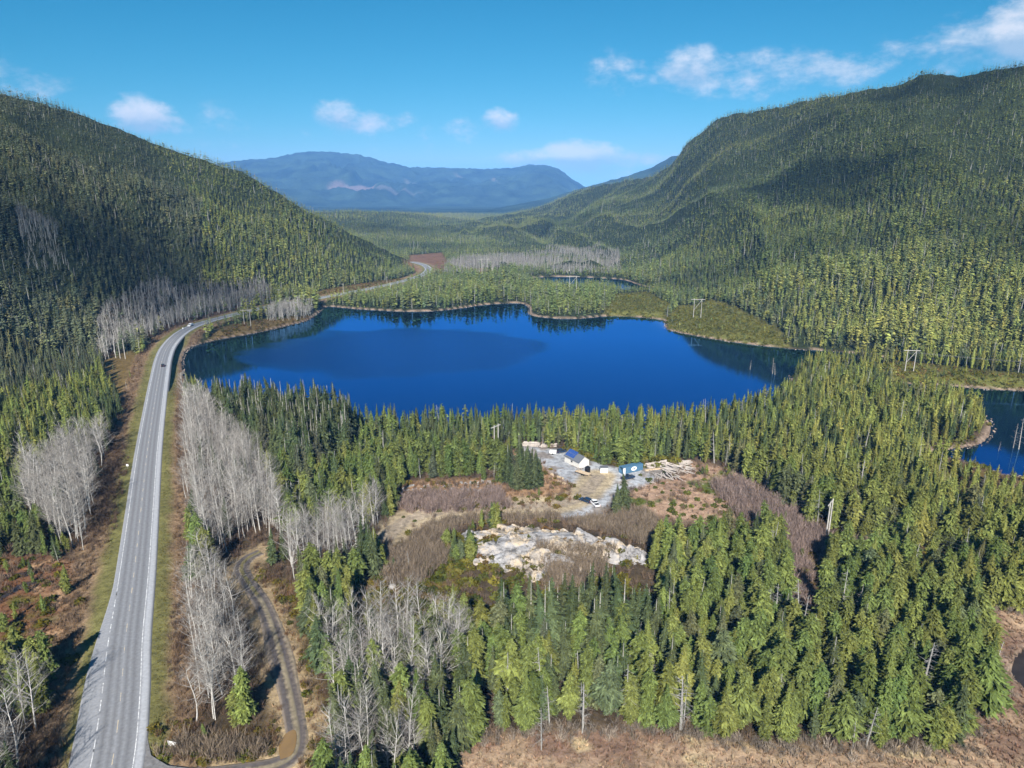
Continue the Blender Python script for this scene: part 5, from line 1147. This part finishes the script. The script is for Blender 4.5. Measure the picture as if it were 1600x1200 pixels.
def heap(u0, v0, u1, v1, n, lmin, lmax, a0, a1, grp, lab, m):
    for i in range(n):
        u, v = (u0+(u1-u0)*(i+.5)/n), rnd.uniform(v0, v1); p = np.array(at(u, v)); aa = rnd.uniform(a0, a1); L = rnd.uniform(lmin, lmax); d = np.array([math.cos(aa), math.sin(aa), rnd.uniform(-.06, .10)])*L/2; zz_ = .3+rnd.random()*.9
        log('log', '%s, %s from left' % (lab, ordn(i)), 'log', grp, p-d+[0, 0, zz_], p+d+[0, 0, zz_], rnd.uniform(.16, .27), m)
heap(1040, 727, 1078, 740, 34, 4, 7, -1.2, -.5, 'logs of the jumbled heap', 'log lying askew in jumbled heap', M_WOODW)
heap(1022, 741, 1062, 752, 26, 2, 4.5, -2.0, -.9, 'short logs of the lower slash heap', 'short log in slash heap below stacks', M_WOODW)
for (ua, va, ub, vb, lab) in ((861, 741, 880, 748.5, 'long sawn plank on the bank left of the yard road, upper one'), (872, 752, 883, 757, 'short sawn plank on the bank left of the yard road, lower one'), (1008, 735.5, 1036, 732, 'long sawn plank in front of the log stack by the container')):
    a, b = np.array(at(ua, va)), np.array(at(ub, vb)); E_ = MB().box((0, 0, .2), (math.dist(a, b), .9, .35)).done('plank', M_WOOD); E_.location = (a+b)/2; E_.rotation_euler = (0, 0, ang(a, b)); tag(E_, lab, 'plank', 'sawn planks lying about the yard')
# --- power poles
def hframe(u, v, top, gap, rz, lab, brace=True, arm=None):
    p = at(u, v); E = thing('power_pole', lab, 'power pole', p, rz, 'wooden power poles'); h = top
    for s_ in (-1, 1): MB().tube((s_*gap/2, 0, -.5), (s_*gap/2, 0, h), .26, .17, 8).done('pole', M_POLE, E)
    aw = arm or gap*1.9
    MB().box((0, .2, h-.8), (aw, .22, .34)).done('crossarm', M_POLE, E)
    if brace: MB().tube((-gap/2, -.15, h*.42), (gap/2, -.15, h-1.2), .12, .12, 6).done('brace', M_POLE, E)
    for xx in (-aw*.45, 0, aw*.45): MB().tube((xx, .2, h-1.9), (xx, .2, h-.9), .10, .07, 6).done('insulator', M_FRAME, E)
    return [(p[0]+xx*math.cos(rz)-.2*math.sin(rz), p[1]+xx*math.sin(rz)+.2*math.cos(rz), p[2]+h-1.9) for xx in (-aw*.45, 0, aw*.45)]
hA = hframe(775.5, 707, 12.5, 2.6, .9, 'two-legged wooden power pole left of the work yard', False, 6)
hB = hframe(1292, 840, 13, 3.0, .9, 'two-legged wooden power pole in the brushy cut of the right foreground', False, 6)
hC = hframe(1420, 583, 14, 5.0, -.12, 'braced two-legged power pole by the side pond', True)
hD = hframe(1089, 497, 17.5, 6.5, -.1, 'braced two-legged power pole on the shrubby lake bank', True)
hE = hframe(895, 456, 18, 8, .0, 'braced two-legged power pole between lake and far pond', True)
hF = hframe(757, 428, 21, 8.5, .05, 'braced two-legged power pole above the bare grove beyond the lake', True)
hG = hframe(387, 509, 14, 5.0, .2, 'two-legged power pole on the red bank by the lake corner', False)
def pole(u, v, h, lab, arm=2.4, grp='single wooden poles'):
    p = at(u, v); E = thing('utility_pole', lab, 'utility pole', p, .2, grp); MB().tube((0, 0, -.5), (0, 0, h), .24, .15, 8).done('pole', M_POLE, E); 
    if arm: MB().box((0, .15, h-.6), (arm, .16, .22)).done('crossarm', M_POLE, E)
    return (p[0], p[1], p[2]+h-.6)
for u, v, h, lab, arm in ((437, 470, 12, 'left one of the two roadside poles beyond the lake corner', 4), (453, 468, 12, 'right one of the two roadside poles beyond the lake corner', 0), (181, 559, 11.5, 'leftmost of three bare poles on the red bank by the highway', 0), (188, 560, 11.5, 'middle of three bare poles on the red bank by the highway', 0), (196, 561, 13.5, 'rightmost and tallest of three bare poles on the red bank by the highway', 0),
   (641, 389, 15, 'leftmost of three poles above the far red clearing', 0), (647, 389, 15, 'middle of three poles above the far red clearing', 0), (653, 389, 15, 'rightmost of three poles above the far red clearing', 0), (537, 462, 13, 'single pole where the highway leaves the lake', 2.5), (605, 448, 12, 'single pole beside the far stretch of highway', 2.5), (708, 424, 13, 'left one of two poles right of the far highway bend', 0), (714, 424, 13, 'right one of two poles right of the far highway bend', 0)):
    pole(u, v, h, lab, arm)
M_WIRE = plain('wire', (.16, .16, .16), .5, .5, .02)
def wires(A, B, lab, grp, sag=2.2, r=.022):
    for k_, (a, b) in enumerate(zip(A, B)):
        pts = []; a, b = np.array(a), np.array(b)
        for i in range(17):
            t = i/16; p = a+(b-a)*t; p[2] -= sag*4*t*(1-t); pts.append(p)
        m_ = MB()
        for p, q in zip(pts[:-1], pts[1:]): m_.tube(p, q, r, r, 3)
        o = m_.done('power_line', M_WIRE); tag(o, '%s power line wire %s' % (('nearest', 'middle', 'farthest')[k_], lab), 'wire', grp)
off1 = [(q[0]+120, q[1]-95, q[2]+1) for q in hB]
wires(hA, hB, 'from the yard pole to the brushy-cut pole', 'wires crossing the foreground forest', 3)
wires(hB, off1, 'from the brushy-cut pole out to the right', 'wires leaving the picture on the right', 3)
wires(hF, hE, 'beyond the lake over the far pond', 'wires beyond the lake', 4, .03); wires(hE, hD, 'from the pond pole to the lake bank pole', 'wires along the far shore', 4, .03); wires(hD, hC, 'from the lake bank pole to the side pond pole', 'wires along the right shore', 4, .03)
off2 = [(q[0]+170, q[1]-40, q[2]) for q in hC]; wires(hC, off2, 'from the side pond pole out to the right', 'wires over the side pond', 3, .025)
# --- road signs
p = at(272, 1172); E_ = thing('billboard', 'blank white board on two posts beside the track junction', 'sign', p, -.25)
for xx in (-.8, .8): MB().box((xx, 0, .7), (.12, .12, 1.6)).done('post', M_WOODW, E_)
MB().box((0, -.1, 1.5), (2.2, .06, 1.25)).done('board', M_WHT, E_)
for u, v, lab in ((200, 733, 'small white marker sign on the left highway verge'), (286, 516, 'small white marker sign outside the highway bend')):
    p = at(u, v); E_ = thing('road_sign', lab, 'road sign', p, 0); MB().tube((0, 0, 0), (0, 0, 1.8), .05, n=6).done('post', M_RIM, E_); MB().box((0, -.06, 1.7), (.9, .04, .8)).done('sign_face', M_WHT, E_)
# --- bleached drowned trunks standing in the water
mk = maker('drowned_trunk', SNGP, 'branches', False)
for u, v, h, rx, lab in ((1207, 584, 11, .12, 'taller bleached trunk leaning in the lake by the right shore'), (1211, 586, 8, -.06, 'shorter bleached trunk upright in the lake by the right shore'), (1592, 702, 15, .22, 'white leaning trunk standing in the side pond'), (1583, 700, 12, .3, 'thin bleached trunk leaning in the side pond, left one'), (1503, 690, 6, .02, 'short broken trunk at the tip of the wooded spit'), (1560, 705, 5, .0, 'short broken trunk in the side pond'), (1172, 578, 7, .1, 'small bleached trunk at the water edge on the right lake shore')):
    p = at(u, v, 0); mk((p[0], p[1], -.3, 0, h, 1, 1, 1), lab, 'dead trunk', 'bleached trunks standing in the water'); COL.objects[-3].rotation_euler.x = rx if False else 0

for u, v, h, proto_i, lab in ((846, 1172, 10, 2, 'lone white dead conifer standing on the marsh edge, lower middle'), (910, 1146, 12, 1, 'slim dead conifer at the marsh edge right of the lone white one'), (1290, 1135, 9, 3, 'forked bleached dead tree at the edge of the right marsh'), (1064, 1140, 13, 2, 'broad grey twiggy dead tree at the marsh edge below the forest'), (1392, 1130, 11, 3, 'pale dead tree leaning over the right marsh edge')):
    p = at(u, v); e = thing('marsh_snag', lab, 'dead tree', p, proto_i*1.7, 'dead trees on the marsh edge'); wv_ = h*(1.15 if v == 1140 else .9); e.scale = (wv_*(1.5 if u == 1064 else 1), wv_*(1.5 if u == 1064 else 1), h)
    for n_, me_ in zip(('trunk', 'branches'), SNGP[proto_i]): add(n_, me_, None, e)
